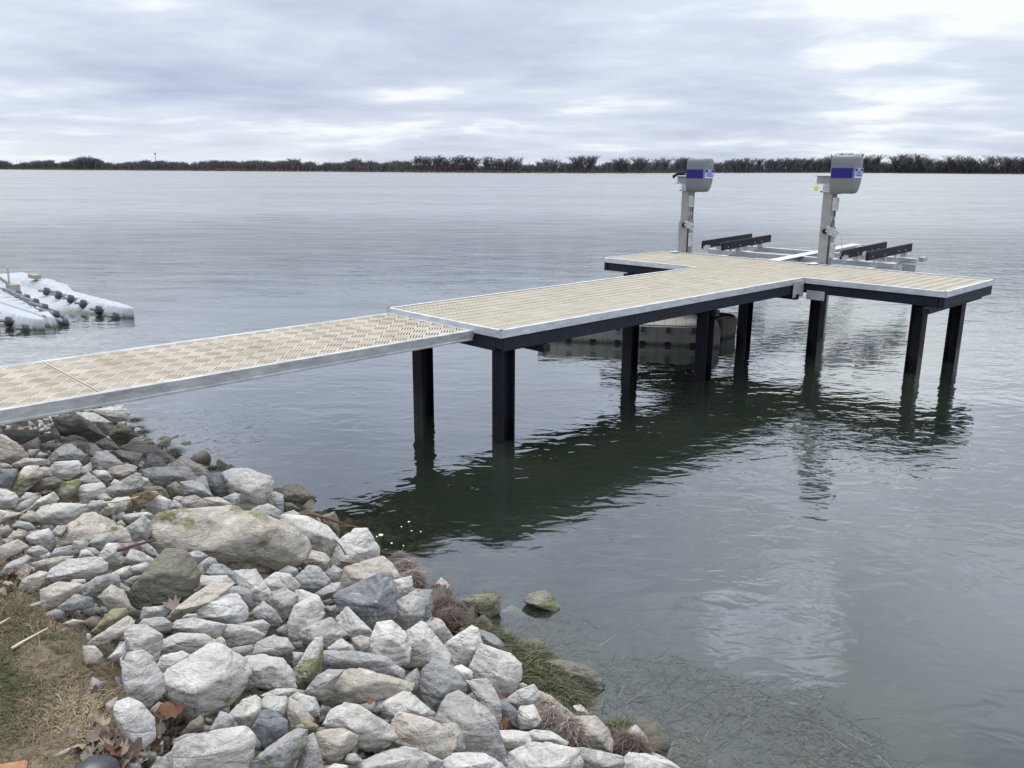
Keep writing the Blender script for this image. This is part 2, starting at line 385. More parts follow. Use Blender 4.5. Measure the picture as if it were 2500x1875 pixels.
# pale trunks along the wood's edge, as one mass
n = 700; u = rng.uniform(-450, 2950, n); VV = []
for a_ in u:
    p = far_pt(a_, rng.uniform(4, 12)); h = far_h(a_)*rng.uniform(.45, .95); w_ = rng.uniform(.10, .24); lx = rng.normal(0, .5)
    VV.append([(p.x-w_, p.y, .3), (p.x+w_, p.y, .3), (p.x+w_*.4+lx, p.y, .3+h), (p.x-w_*.4+lx, p.y, .3+h)])
VV = np.array(VV).reshape(-1, 3)
tag(obj('far_trunks', mesh_arr('far_trunks', VV, quads(VV), 4), mat=TRUNK), label='pale bare trunks at the edge of the far woods', cat='tree trunks', kind='stuff')
# low brush under the wood
n = 34000; u = rng.uniform(-450, 2950, n); bk = rng.uniform(8, 60, n); P = np.array([far_pt(a_, b_) for a_, b_ in zip(u, bk)]); P[:, 2] = .6
hh = np.array([far_h(a_) for a_ in u])*rng.uniform(.15, .5, n)
v, f = blades(P, hh, rng.uniform(.35, .9, n), 1.2, 3)
tag(obj('brush', mesh_arr('brush', v, f, 3), mat=wood_material('far_brush', (.075, .070, .070), (.14, .125, .115))), label='dense grey-brown undergrowth below the far woods', cat='undergrowth', kind='stuff')
# trees that stand out against the sky
spots = []
for u in (262, 276, 290): spots.append((u, 28, 'round'))
for u in (60, 130, 190, 370, 430, 520, 585, 640, 700, 745, 790, 850, 880, 925): spots.append((u, far_h(u)+3, 'round'))
for i in range(15): spots.append((1028+i*8.2+rng.uniform(-2, 2), 38+rng.uniform(-3, 3), 'poplar'))
spots += [(1150, 35, 'round'), (1163, 37, 'round')]
for i in range(11): spots.append((1186+i*8+rng.uniform(-2, 2), 37+rng.uniform(-3, 3), 'poplar'))
for u in (1330, 1345): spots.append((u, 34, 'round'))
for u in (1395, 1408, 1422, 1432): spots.append((u, 40, 'round'))
for u in (1490, 1505, 1535, 1548, 1580, 1600, 1625, 1643): spots.append((u, 36, 'round'))
for u in range(1760, 1980, 18): spots.append((u+rng.uniform(-5, 5), 34+rng.uniform(-2, 2), 'round'))
for u in (1975, 1990, 2008, 2030, 2055, 2080, 2125, 2140, 2160, 2178): spots.append((u, 44+rng.uniform(-3, 2), 'round'))
for u in (2200, 2225, 2250, 2275, 2290, 2305, 2330, 2345, 2365, 2385, 2410, 2432, 2455, 2475, 2492): spots.append((u, 38+rng.uniform(-3, 7), 'round'))
def tree_label(u, kd):
    if kd == 'poplar': return ('slim bare poplar, {} from left in the left poplar row on the far shore' if u < 1170 else 'slim bare poplar, {} from left in the right poplar row on the far shore'), 'poplars in rows on the far shore'
    if u < 300 and u > 250: return 'bare round tree, {} from left in the small clump on the left far shore', 'clump of bare trees far left'
    if u < 950: return 'bare tree, {} from left, above the low woods of the left far shore', 'bare trees on the left far shore'
    if u < 1170: return 'dense round bare tree, {} from left between the two poplar rows', 'round trees between the poplars'
    if u < 1360: return 'bare spreading tree, {} from left just right of the poplar rows', 'bare trees right of the poplars'
    if u < 1450: return 'tall loose bare tree, {} from left above the low woods left of the lift', 'tall loose bare trees left of the boat lift'
    if u < 1700: return 'bare tree, {} from left on the far shore by the left lift motor', 'bare trees by the left lift motor'
    if u < 1970: return 'bare dark tree, {} from left on the far shore between the lift motors', 'bare trees between the lift motors'
    if u < 2190: return 'tall bare tree, {} from left on the far shore around the right lift motor', 'tall bare trees around the right lift motor'
    return 'tall bare tree, {} from left in the woods at the right edge', 'tall bare trees at the right edge'
seen = {}
ORD = 'first second third fourth fifth sixth seventh eighth ninth tenth eleventh twelfth thirteenth fourteenth fifteenth sixteenth seventeenth'.split()
for u, px, kd in sorted(spots):
    p = far_pt(u, rng.uniform(3, 14)); h = px*float(np.interp(u, US, DS))/F
    pool = [x for x in variants if x[0] == kd]; _, mt, mc, _, _ = pool[rng.integers(0, len(pool))]
    t = empty('poplar_tree' if kd == 'poplar' else 'bare_tree', (p.x, p.y, .4), rng.choice([0, math.pi, .2, 3.3]))
    l, g = tree_label(u, kd); seen[l] = seen.get(l, -1)+1; l = l.format(ORD[seen[l]]); tag(t, l, 'tree', g); t.scale = (h*rng.uniform(.95, 1.25), h, h)
    obj('trunk', mt, t); obj('crown', mc, t)
p = far_pt(433, 30); mb = MB().tube([(p.x, p.y, 0), (p.x, p.y, 16.5)], .22, 5).box(p.x-.7, p.x+.7, p.y-.2, p.y+.2, 14.8, 16)
tag(mb.build('mast', TRUNK), label='thin pale mast rising above the far woods at left', cat='mast')

# ---------------------------------------------------------------- materials of made things
def metal(name, c1, c2, rough=.45, met=.6, sc_=6., streak=True):
    m, T = mat(name); c = T.coord('Object')
    n = T.noise(T.vm('MULTIPLY', c, (1, 1, 3) if streak else (1, 1, 1)), sc_, 6, .65); f = T.noise(c, 90, 3, .7)
    col = T.ramp(T.m('ADD', T.m('MULTIPLY', n, .75), T.m('MULTIPLY', f, .25)), [(.35, c1), (.62, c2)])
    pbr(T, col, T.ramp(n, [(.3, rough-.1), (.7, rough+.15)]), met, normal=T.bump(f, .001, .6)); return m
ALU = metal('aluminium', (.46, .48, .50), (.66, .68, .71), .42, .35)
ALU_OLD = metal('weathered_aluminium', (.27, .28, .27), (.52, .53, .53), .6, .25, 5)
GALV = metal('galvanised_steel', (.36, .37, .37), (.52, .53, .52), .5, .35, 4)
LIFTPAINT = metal('lift_post_finish', (.26, .262, .25), (.35, .35, .335), .5, .2, 3)
def navy_steel():
    m, T = mat('navy_steel'); c = T.coord('Object'); x, y, z = T.xyz(c)
    n = T.noise(T.vm('MULTIPLY', c, (3, 3, .8)), 4, 6, .7)
    rust = T.m('MULTIPLY', T.ramp(n, [(.60, 0.), (.72, 1.)]), .35)
    col = T.mix(rust, T.ramp(n, [(.3, (.008, .011, .018)), (.7, (.016, .020, .032))]), (.06, .025, .010))
    pbr(T, col, .6, 0., normal=T.bump(T.noise(c, 60, 3), .001, .4), spec=.25); return m
def plastic(name, c, rough=.45):
    m, T = mat(name); cc = T.coord('Object'); n = T.noise(cc, 6, 4, .6); f = T.noise(cc, 120, 2)
    pbr(T, T.mix(n, tuple(x*.9 for x in c), tuple(min(1, x*1.08) for x in c)), rough, normal=T.bump(f, .0006)); return m
NAVY = navy_steel()
def pile_material(name, rusty):
    m, T = mat(name); c = T.coord('Object'); x, y, z = T.xyz(c)
    n = T.noise(T.vm('MULTIPLY', c, (3, 3, .5)), 5, 6, .7); e = T.noise(c, 14, 4, .6)
    base = T.ramp(n, [(.3, (.005, .007, .012)), (.7, (.012, .015, .023))])
    if rusty: base = T.mix(T.ramp(n, [(.42, 0.), (.62, .75)]), base, T.mix(e, (.045, .022, .012), (.022, .014, .010)))
    wl = T.m('ADD', z, T.m('MULTIPLY', e, .22))
    base = T.mix(T.maprange(wl, .36, .28, 0, 1), base, (.006, .007, .009))
    pbr(T, base, T.maprange(wl, .3, .4, .3, .7), 0., normal=T.bump(n, .004, .5), spec=.25); return m
PILE, PILE_R = pile_material('pile_steel', False), pile_material('rusty_pile_steel', True)

A = at(1223.5, 807, 1.248).xy; TH = .7722                # near corner of the deck, direction of the stem
M_DECK = Matrix.Translation((A.x, A.y, 0)) @ Matrix.Rotation(TH, 4, 'Z')
ZD, W_, LS, DP, WL, WR = 1.248, 1.981, 6.452, 2.032, 2.046, 2.084
pier = tag(empty('pier', (A.x, A.y, 0), TH), 'T-shaped tan-decked pier with white edging on dark steel piles', 'pier')

def plank_material():
    m, T = mat('deck_plank'); c = T.coord('Object'); x, y, z = T.xyz(c)
    p = T.m('MODULO', T.m('ADD', y, 40*.165), .165)                    # across one plank
    edge = T.m('LESS_THAN', T.m('ABSOLUTE', T.m('SUBTRACT', p, .0825)), .072)
    gx = T.m('MODULO', T.m('ADD', x, 10), .062)
    rows = 0
    for k, (py, ox) in enumerate(((.040, 0), (.0825, .031), (.125, 0))):
        gx2 = T.m('MODULO', T.m('ADD', x, 10+ox), .062)
        dd = T.m('SQRT', T.m('ADD', T.m('POWER', T.m('MULTIPLY', T.m('SUBTRACT', gx2, .031), .62), 2.0), T.m('POWER', T.m('SUBTRACT', p, py), 2.0)))
        h = T.maprange(dd, .0095, .0065, 0, 1); rows = T.m('MAXIMUM', rows, h)
    cross = T.m('LESS_THAN', T.m('MODULO', T.m('ADD', x, T.m('ADD', 9.1, T.m('MULTIPLY', T.m('FLOOR', T.m('DIVIDE', T.m('ADD', y, 6.6), .165)), .0))), .915), .022)
    n = T.noise(c, 3.2, 5, .6); n2 = T.noise(c, 26, 4, .7); st = T.noise(T.vm('MULTIPLY', c, (.6, 3, 1)), 5, 4, .6)
    base = T.ramp(T.m('ADD', T.m('MULTIPLY', n, .6), T.m('MULTIPLY', st, .4)), [(.32, (.25, .222, .16)), (.5, (.325, .29, .22)), (.68, (.39, .35, .275))])
    base = T.mix(T.ramp(n2, [(.5, 0.), (.75, .45)]), base, (.24, .215, .15))
    light = T.mix(n, (.52, .485, .39), (.62, .58, .48))
    f = T.m('MAXIMUM', rows, T.m('MAXIMUM', T.m('SUBTRACT', 1.0, edge), T.m('MULTIPLY', cross, .6)))
    pbr(T, T.mix(T.m('MULTIPLY', f, .62), base, light), .75, normal=T.bump(T.m('ADD', f, T.m('MULTIPLY', n2, .3)), .004), spec=.25); return m
PLANK = plank_material()
pitch = .165; _cache = {}
def plank(x0, x1, y0, y1):
    # one board: body with two raised edge ribs
    y0 += .0035; y1 -= .0035; z = ZD-.012
    prof = [(y0, z-.035), (y1, z-.035), (y1, z+.004), (y1-.012, z+.004), (y1-.014, z), (y0+.014, z), (y0+.012, z+.004), (y0, z+.004)]
    v = [(x, a, b) for x in (x0, x1) for a, b in prof]; n = 8
    f = [tuple(range(n)), tuple(range(2*n-1, n-1, -1))] + [((i+1) % n, i, n+i, n+(i+1) % n) for i in range(n)]
    me = bpy.data.meshes.new('plank'); me.from_pydata(v, [], f); obj('plank', me, pier, mat=PLANK)
IN = .028
y = IN
for i in range(12):
    y1 = min(IN + (i+1)*(W_-2*IN)/12, W_-IN); plank(IN, LS+DP-IN, IN + i*(W_-2*IN)/12, y1)
nr = 12; pr = (WR - .0)/nr
for i in range(nr):
    a = -WR+IN + i*(WR-IN+IN)/nr; plank(LS+IN, LS+DP-IN, a, a+(WR)/nr)
nl = 12
for i in range(nl):
    a = W_-IN + i*WL/nl; plank(LS+IN, LS+DP-IN, a, a+WL/nl)
# edging: angle section, top flange and outer face
def trim(p0, p1, name='edge_trim', drop=.085):
    p0, p1 = Vector(p0), Vector(p1); d = (p1-p0); L = d.length; a = math.atan2(d.y, d.x)
    Mx = Matrix.Translation((p0.x, p0.y, 0)) @ Matrix.Rotation(a, 4, 'Z')
    mb = MB(); mb.prism([(0, 0), (0, 0)], 0, 1) if False else None
    prof = [(0, ZD-drop), (0, ZD), (.042, ZD), (.042, ZD-.006), (.006, ZD-.006), (.006, ZD-drop)]   # (inward, z); extruded along the edge
    v = [Mx @ Vector((x, yy, z)) for x in (0.0, L) for yy, z in prof]; n = 6
    mb.add(v, [tuple(range(n)), tuple(range(2*n-1, n-1, -1))] + [((i+1) % n, i, n+i, n+(i+1) % n) for i in range(n)])
    o = mb.build(name, ALU, pier, bevel=.0012)
    for k in range(int(L/1.15)):                        # rivet heads on the outer face
        q = Mx @ Vector((.45+k*1.15, -.002, ZD-.05)); MB().box(q.x-.006, q.x+.006, q.y-.006, q.y+.006, q.z-.006, q.z+.006).build('rivet', GALV, o)
loop = [(0, 0), (LS, 0), (LS, -WR), (LS+DP, -WR), (LS+DP, W_+WL), (LS, W_+WL), (LS, W_), (0, W_)]
for i in range(8): trim(loop[i], loop[(i+1) % 8])
def bar(name, x0, x1, y0, y1, z0, z1, m=NAVY, parent=pier, bev=.003): return MB().box(x0, x1, y0, y1, z0, z1).build(name, m, parent, bevel=bev)
BT, BB = ZD-.088, ZD-.235                               # steel frame under the deck
bar('beam', .05, LS+.02, .02, .10, BB, BT); bar('beam', .05, LS+.02, W_-.10, W_-.02, BB, BT)
bar('beam', .015, .085, .11, W_-.11, BB, BT); bar('beam', .015, .045, .02, .105, BB+.03, BT); bar('beam', .015, .045, W_-.105, W_-.02, BB+.03, BT)
bar('beam', LS+.03, LS+.10, -WR+.11, W_+WL-.11, BB+.002, BT-.002); bar('beam', LS+DP-.10, LS+DP-.03, -WR+.11, W_+WL-.11, BB, BT)
bar('beam', LS+.02, LS+DP-.02, -WR+.02, -WR+.095, BB, BT); bar('beam', LS+.02, LS+DP-.02, W_+WL-.095, W_+WL-.02, BB, BT)
for xx in (1.3, 2.6, 3.95, 5.2): bar('joist', xx, xx+.06, .11, W_-.11, BB+.03, BT-.003)
for yy in (-1.2, -.3, .9, 2.6, 3.4): bar('joist', LS+.12, LS+DP-.12, yy, yy+.06, BB+.03, BT-.003)
for xx in (.62, 3.98, 6.2): bar('bearer', xx, xx+.10, -.02+.0, W_+.0, BB-.085, BB-.002)
for yy in (-1.93, 3.35, 3.12): bar('bearer', LS-.10, LS+DP+.02, yy, yy+.10, BB-.085, BB-.002)
# plate with four bolts at the inner corner
pl = MB().box(LS-.34, LS-.02, -.016, -.004, ZD-.285, ZD-.04).build('corner_plate', GALV, pier, bevel=.003)
for bx in (LS-.30, LS-.07):
    for bz in (ZD-.25, ZD-.08): MB().tube([(bx, -.012, bz), (bx, -.028, bz)], .012, 6).build('bolt', ALU, pl)
pl = MB().box(LS+.018, LS+.028, -.34, -.05, ZD-.33, ZD-.19).build('corner_plate', GALV, pier, bevel=.003)
for by in (-.29, -.10): MB().tube([(LS+.02, by, ZD-.29), (LS+.004, by, ZD-.29)], .011, 6).build('bolt', ALU, pl)
# H-section piles
def pile(x, y, rot, rusty=False, s=.175):
    mb = MB(); t = .014; zb, zt = -2.2, BB-.002
    Mx = Matrix.Translation((x, y, 0)) @ Matrix.Rotation(rot, 4, 'Z')
    mb.box(-s/2, -s/2+t, -s/2, s/2, zb, zt, Mx); mb.box(s/2-t, s/2, -s/2, s/2, zb, zt, Mx); mb.box(-s/2+t, s/2-t, -t/2, t/2, zb, zt, Mx)
    return mb.build('pile', PILE_R if rusty else PILE, pier, bevel=.002)
pile(.15, .12, 0); pile(.15, 1.50, 0)
pile(3.98, .13, 0); pile(3.98, 1.40, 0)
pile(LS+.15, 1.05, 0); pile(LS+.34, .02-.12, math.pi/2)
pile(LS+.22, -WR+.40, math.pi/2, True); pile(LS+DP-.62, -WR+.28, math.pi/2, True)
pile(LS+DP-.25, 3.4, 0)
# grey conduit bent round under the left arm
P = lambda u, v, z: at(u, v, z)
pts = [P(1537, 668, .98), P(1541, 662, 1.02), P(1548, 656, 1.06), P(1560, 653, 1.08), P(1580, 655, 1.08), P(1625, 660, 1.07), P(1680, 664, 1.06)]
cd = MB().tube(pts, .042, 10).build('conduit_pipe', GALV, smooth=True)
tag(cd, 'bent grey pipe slung below the left arm of the pier', 'pipe')
MB().tube([P(1583, 655, 1.08), P(1587, 655, 1.08)], .055, 10).build('coupling', ALU, cd)
MB().tube([P(1541, 669, .97), P(1570, 668, .95)], .035, 8).build('lower_pipe', NAVY, cd)

# ---------------------------------------------------------------- gangway
gz_ = ZD-.06; G0, G1 = .470, 1.925
gang = tag(empty('gangway', (A.x, A.y, 0), TH), 'long level tan gangway with slotted panels between grey side rails', 'gangway')
def gpanel_material():
    m, T = mat('gangway_panel'); c = T.coord('Object'); r = T.node('ShaderNodeObjectInfo').outputs['Random']; x, y, z = T.xyz(c)
    n = T.noise(T.vm('ADD', c, T.comb(r, r, 0)), 2.2, 5, .6); n2 = T.noise(c, 45, 4, .7)
    q = T.m('DIVIDE', T.m('ADD', x, y), .2058); q2 = T.m('DIVIDE', T.m('SUBTRACT', x, y), .2058)
    blk = T.node('ShaderNodeTexWhiteNoise', dict(noise_dimensions='2D'), Vector=T.comb(T.m('FLOOR', q), T.m('FLOOR', q2), 0)).outputs[0]
    base = T.ramp(T.m('ADD', T.m('MULTIPLY', n, .86), T.m('MULTIPLY', blk, .14)), [(.3, (.36, .31, .235)), (.5, (.45, .395, .315)), (.7, (.52, .475, .40))])
    base = T.mix(T.ramp(n2, [(.5, 0.), (.75, .4)]), base, (.35, .29, .20))
    pbr(T, base, .75, normal=T.bump(n2, .001), spec=.3); return m
GP = gpanel_material()
def make_panel():
    PL, PWd = 1.455-.012, G1-G0-.05
    bm = bmesh.new(); a = PL/7/math.sqrt(2); c45 = math.cos(math.pi/4)
    mb = MB(); ribs = MB(); Mr = Matrix.Rotation(math.pi/4, 4, 'Z'); n = 9; z0, z1 = -.012, 0
    for i in range(-2, 15):
        for j in range(-9, 9):
            x0, y0 = i*a, j*a; cx, cy = (x0+a/2-y0-a/2)*c45, (x0+a/2+y0+a/2)*c45
            if not (-.12 < cx < PL+.12 and -.12 < cy < PWd+.12): continue
            horiz = (i+j) % 2 == 0; e = .007; k = 5; wbar = (a-2*e)/ (2*k+1) if False else 0
            sl = .015 if horiz else .009; gap = (a-2*e-k*sl)/(k-1)
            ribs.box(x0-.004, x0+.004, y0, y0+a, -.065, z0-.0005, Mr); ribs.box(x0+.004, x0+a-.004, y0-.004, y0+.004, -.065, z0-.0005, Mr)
            # frame ends of the block, then bars between the slots
            if horiz:
                mb.box(x0, x0+e, y0, y0+a, z0, z1, Mr); mb.box(x0+a-e, x0+a, y0, y0+a, z0, z1, Mr)
                mb.box(x0+e, x0+a-e, y0, y0+e, z0, z1, Mr); mb.box(x0+e, x0+a-e, y0+a-e, y0+a, z0, z1, Mr)
                for q in range(k-1): b = y0+e+sl+q*(gap+sl); mb.box(x0+e, x0+a-e, b, b+gap, z0, z1, Mr)
            else:
                mb.box(x0, x0+a, y0, y0+e, z0, z1, Mr); mb.box(x0, x0+a, y0+a-e, y0+a, z0, z1, Mr)
                mb.box(x0, x0+e, y0+e, y0+a-e, z0, z1, Mr); mb.box(x0+a-e, x0+a, y0+e, y0+a-e, z0, z1, Mr)
                for q in range(k-1): b = x0+e+sl+q*(gap+sl); mb.box(b, b+gap, y0+e, y0+a-e, z0, z1, Mr)
    me = bpy.data.meshes.new('deck_panel'); me.from_pydata(mb.v, [], mb.f); bm.from_mesh(me)
    bmesh.ops.delete(bm, geom=[f for f in bm.faces if f.normal.z < -.5], context='FACES')
    for co, no in (((0, 0, 0), (-1, 0, 0)), ((PL, 0, 0), (1, 0, 0)), ((0, 0, 0), (0, -1, 0)), ((0, PWd, 0), (0, 1, 0))):
        bmesh.ops.bisect_plane(bm, geom=bm.verts[:]+bm.edges[:]+bm.faces[:], plane_co=co, plane_no=no, clear_outer=True)
    # solid rim
    for x0, x1, y0, y1 in ((0, PL, 0, .012), (0, PL, PWd-.012, PWd), (0, .012, .012, PWd-.012), (PL-.012, PL, .012, PWd-.012)):
        r = bmesh.ops.create_cube(bm, size=1); 
        for v in r['verts']: v.co = Vector(((x0+x1)/2+v.co.x*(x1-x0), (y0+y1)/2+v.co.y*(y1-y0), -.0165+v.co.z*.037))
    bm.to_mesh(me); bm.free(); me.materials.append(GP)
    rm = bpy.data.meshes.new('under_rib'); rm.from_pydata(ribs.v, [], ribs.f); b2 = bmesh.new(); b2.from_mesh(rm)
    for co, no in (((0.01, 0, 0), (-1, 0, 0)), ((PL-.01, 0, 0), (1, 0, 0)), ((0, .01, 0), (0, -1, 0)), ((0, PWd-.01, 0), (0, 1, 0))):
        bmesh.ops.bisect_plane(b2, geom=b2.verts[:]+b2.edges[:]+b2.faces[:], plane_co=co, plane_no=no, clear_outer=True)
    b2.to_mesh(rm); b2.free(); rm.materials.append(plastic('slot_shade', (.035, .032, .028), .8)); return me, rm  # shade inside the slots is put into the near-black rib colour
PM, PRM = make_panel()
for k in range(6):
    x0 = .62 - 1.457*(k+1) - .005
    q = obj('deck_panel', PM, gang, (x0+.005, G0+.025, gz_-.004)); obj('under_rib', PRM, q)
# end piece between last joint and the pier: a shortened filler plate
def channel(y0, y1, side):
    z1, h = gz_, .102; L0, L1 = -8.2, .08
    prof = [(0, z1), (.058, z1), (.058, z1-.008), (.010, z1-.008), (.010, z1-h+.008), (.058, z1-h+.008), (.058, z1-h), (-.014, z1-h), (-.014, z1-h+.016), (0, z1-h+.020)]
    s = 1 if side > 0 else -1
    v = [(x, y0 + s*a, b) for x in (L0, L1) for a, b in prof]; n = len(prof)
    v = [((x - (0.09 if (x == L1 and b < z1-.04) else 0)), yy, b) for x, yy, b in v]
    mb = MB().add(v, [tuple(range(n)), tuple(range(2*n-1, n-1, -1))] + [((i+1) % n, i, n+i, n+(i+1) % n) for i in range(n)])
    return mb.build('side_rail', ALU_OLD, gang, bevel=.0012)
channel(G0-.034, 0, 1); channel(G1+.034, 0, -1)
MB().box(-.03, .075, G0+.0, G1, gz_-.008, gz_-.001).build('end_plate', ALU, gang)
MB().box(-.01, .05, G0+.03, G1-.03, gz_-.098, gz_-.07).build('end_beam', ALU_OLD, gang)
for k in range(12): MB().box(-.3-k*.728, -.25-k*.728, G0+.03, G1-.03, gz_-.098, gz_-.07).build('cross_member', ALU_OLD, gang)

# ---------------------------------------------------------------- boat lift
lift = tag(empty('boat_lift', (A.x, A.y, 0), TH), 'two-post grey boat lift with blue-banded motor covers behind the pier', 'boat lift')
COVER, BLUE, STICK, BLACK = plastic('cover_grey', (.175, .187, .19), .42), plastic('deep_blue', (.004, .002, .17), .6), plastic('sticker', (.40, .45, .80), .35), plastic('black_carpet', (.008, .008, .010), .9)
YEL, WHT, DBLU = plastic('yellow_tag', (.85, .65, .03)), plastic('white_print', (.85, .86, .9)), plastic('dark_print', (.04, .04, .22))
def cover_mesh():
    # moulded motor cover; local x depth (front is -x), y width (right cheek is -y), z height; back edge sweeps in towards the foot
    Wc, Dc, Hc = .36, .32, .60
    bm = bmesh.new(); rings = []
    for z, ins, back in ((-.5, .05, .42), (-.485, .025, .33), (-.44, .010, .24), (-.34, .003, .14), (-.2, .0, .05), (.0, .0, .01), (.25, .0, .0), (.40, .003, .015), (.46, .012, .05), (.49, .03, .10), (.5, .055, .16)):
        x0, x1 = -Dc/2+ins, Dc/2 - back*Dc; y0, y1 = -Wc/2+ins*.8, Wc/2-ins*.4
        rings.append([bm.verts.new((x, y, z*Hc)) for x, y in ((x0, y1), (x0, (y0+y1)/2), (x0, y0+.018), (x0+.018, y0), ((x0+x1)/2, y0-.004), (x1-.03, y0), (x1, y0+.03), (x1, y1))])
    n = len(rings[0])
    for r0, r1 in zip(rings, rings[1:]):
        for i in range(n): bm.faces.new((r0[i], r0[(i+1) % n], r1[(i+1) % n], r1[i]))
    bm.faces.new(rings[0][::-1]); bm.faces.new(rings[-1]); bmesh.ops.recalc_face_normals(bm, faces=bm.faces)
    me = bpy.data.meshes.new('motor_cover'); bm.to_mesh(me); bm.free(); me.shade_smooth(); me.set_sharp_from_angle(angle=.75) if hasattr(me, 'set_sharp_from_angle') else None
    me.materials.append(COVER); return me
CM = cover_mesh()
def face_quad(p0, p1, z0, z1, off, t=.003):              # thin plate standing on a vertical face from p0 to p1 (local x, y)
    p0, p1 = Vector(p0), Vector(p1); d = (p1-p0).normalized(); n = Vector((d.y, -d.x))
    if n.x > 0: n = -n
    q = [p0+n*off, p1+n*off, p1+n*(off+t), p0+n*(off+t)]
    mb = MB(); v = [(a.x, a.y, z) for z in (z0, z1) for a in q]
    return mb.add(v, [(0, 1, 2, 3), (4, 5, 6, 7), (0, 1, 5, 4), (1, 2, 6, 5), (2, 3, 7, 6), (3, 0, 4, 7)]), n
def lift_post(py, s0, zt, right):
    post = MB()
    w2 = .10
    # twin channels back to back: left broad face, right grooved faces
    post.box(s0-.10, s0-.088, py-.085, py+.085, -1.5, zt); post.box(s0+.088, s0+.10, py-.085, py+.085, -1.5, zt)
    post.box(s0-.088, s0+.088, py+.045, py+.085, -1.5, zt); post.box(s0-.088, s0+.088, py-.06, py-.045, -1.5, zt)
    post = post.build('post', LIFTPAINT, lift, bevel=.003)
    MB().box(s0-.06, s0+.05, py-.135, py-.09, -1.5, zt-.72).build('inner_track', LIFTPAINT, post, bevel=.004)
    MB().box(s0-.03, s0+.0, py-.146, py-.136, -1.5, zt-.78).build('groove_strip', GALV, post)
    MB().box(s0-.125, s0+.12, py-.10, py+.10, zt-.135, zt-.12).box(s0-.125, s0+.12, py-.10, py+.10, zt-.03, zt-.015).box(s0-.12, s0-.108, py-.09, py+.09, zt-.12, zt-.03).build('collar', GALV, post, bevel=.002)
    for zz in (zt-.075-.05, ): MB().tube([(s0-.11, py-.13, zz), (s0-.11, py-.10, zz)], .014, 6).tube([(s0-.11, py+.10, zz), (s0-.11, py+.13, zz)], .014, 6).build('bolt', NAVY, post)
    # head beam, an I section
    h = MB(); y0, y1 = py-.16, py+.27
    h.box(s0-.09, s0+.09, y0, y1, zt+.0, zt+.014); h.box(s0-.09, s0+.09, y0, y1, zt+.136, zt+.150); h.box(s0-.015, s0+.015, y0, y1, zt+.014, zt+.136)
    hb = h.build('head_beam', GALV, lift, bevel=.002)
    MB().box(s0-.10, s0+.09, py-.18, py-.06, zt-.16, zt-.002).build('motor_bracket', GALV, hb, bevel=.003)
    # motor cover with blue band and sticker
    cy = py-.085-.18; cz = zt+.17
    mc = obj('motor_cover', CM, lift, (s0-.02, cy, cz)); mc.scale = (1.12, 1.12, 1.06)
    MB().box(-.1645, -.1615, -.163, .172, -.055, .10).build('blue_band', BLUE, mc)
    stk = MB().box(-.142, .138, -.1875, -.1845, -.055, .10).build('sticker', STICK, mc)
    MB().box(-.132, .128, -.1885, -.1876, .052, .092).build('sticker_head', BLUE, stk)
    MB().box(-.132, .128, -.1885, -.1876, -.050, -.036).build('sticker_foot', WHT, stk)
    for txt, sz, zz, mm in (('IMM', .060, .050, WHT), ('QUALITY', .036, .014, DBLU), ('PLATINUM', .038, -.028, DBLU)):
        cu = bpy.data.curves.new('lettering', 'FONT'); cu.body = txt; cu.size = sz; cu.align_x = 'CENTER'; cu.extrude = .0006
        if txt == 'PLATINUM': cu.shear = .3
        tmp = bpy.data.objects.new('tmp', cu); COL.objects.link(tmp); bpy.context.view_layer.update()
        me = bpy.data.meshes.new_from_object(tmp); me.name = 'lettering'; bpy.data.objects.remove(tmp); me.materials.clear(); me.materials.append(mm)
        tx = obj('lettering', me, stk); tx.matrix_local = Matrix(((1, 0, 0, 0), (0, 0, -1, -.1895), (0, 1, 0, zz), (0, 0, 0, 1)))
    MB().box(-.12, .05, .175, .21, .02, .26).build('hinge_plate', COVER, mc, bevel=.01)
    # switch box below the cover, cable, pulley, carriage plate
    MB().box(s0-.16, s0-.06, py-.20, py-.125, zt-.44, zt-.22).build('switch_box', GALV, lift, bevel=.006)
    MB().tube([(s0-.11, py-.165, zt-.30), (s0-.10, py-.165, zt-.14)], .012, 6).build('cable_stub', GALV, lift)
    MB().tube([(s0-.11, py-.165, zt-.44), (s0-.10, py-.14, zt-.55), (s0-.10, py-.115, zt-.68), (s0-.09, py-.15, zt-.80)], .006, 6).build('wire_rope', NAVY, lift)
    MB().tube([(s0-.12, py-.15, zt-.70), (s0-.12, py-.17, zt-.95), (s0-.12, py-.165, zt-1.2)], .004, 6).build('wire_rope', GALV, lift)
    Mp = Matrix.Translation((s0-.115, py-.13, zt-.80)) @ Matrix.Rotation(.35, 4, 'X')
    c = MB().box(-.012, 0, -.13, .11, -.065, .065, Mp).build('pulley_plate', GALV, lift, bevel=.01)
    for yy, zz in ((-.08, .02), (.07, -.02), (-.03, -.03)): q = Mp @ Vector((-.012, yy, zz)); MB().tube([q, q+Vector((-.02, 0, 0))], .016, 8).build('bolt', ALU, c)
    MB().tube([(s0-.14, py+.0-.02, zt-.80), (s0-.10, py-.02, zt-.80)], .045, 12).build('roller', BLACK, lift)
    MB().tube([(s0-.09, py-.11, zt-.58), (s0-.06, py-.11, zt-.58)], .048, 14).build('pulley', GALV, lift)
    MB().box(s0-.14, s0-.07, py-.22, py-.15, ZD+.12, ZD+.38).build('limit_box', GALV, lift, bevel=.006)
    MB().box(s0-.30, s0+.06, py+.02, py+.19, ZD+.001, ZD+.008).build('mount_plate', ALU, lift)
    return zt
lift_post(3.68, 8.62, 2.585, False); lift_post(.74, 8.62, 2.62, True)
MB().box(8.56, 8.62, 3.80, 3.83, 1.2, 1.85).build('side_strap', GALV, lift)
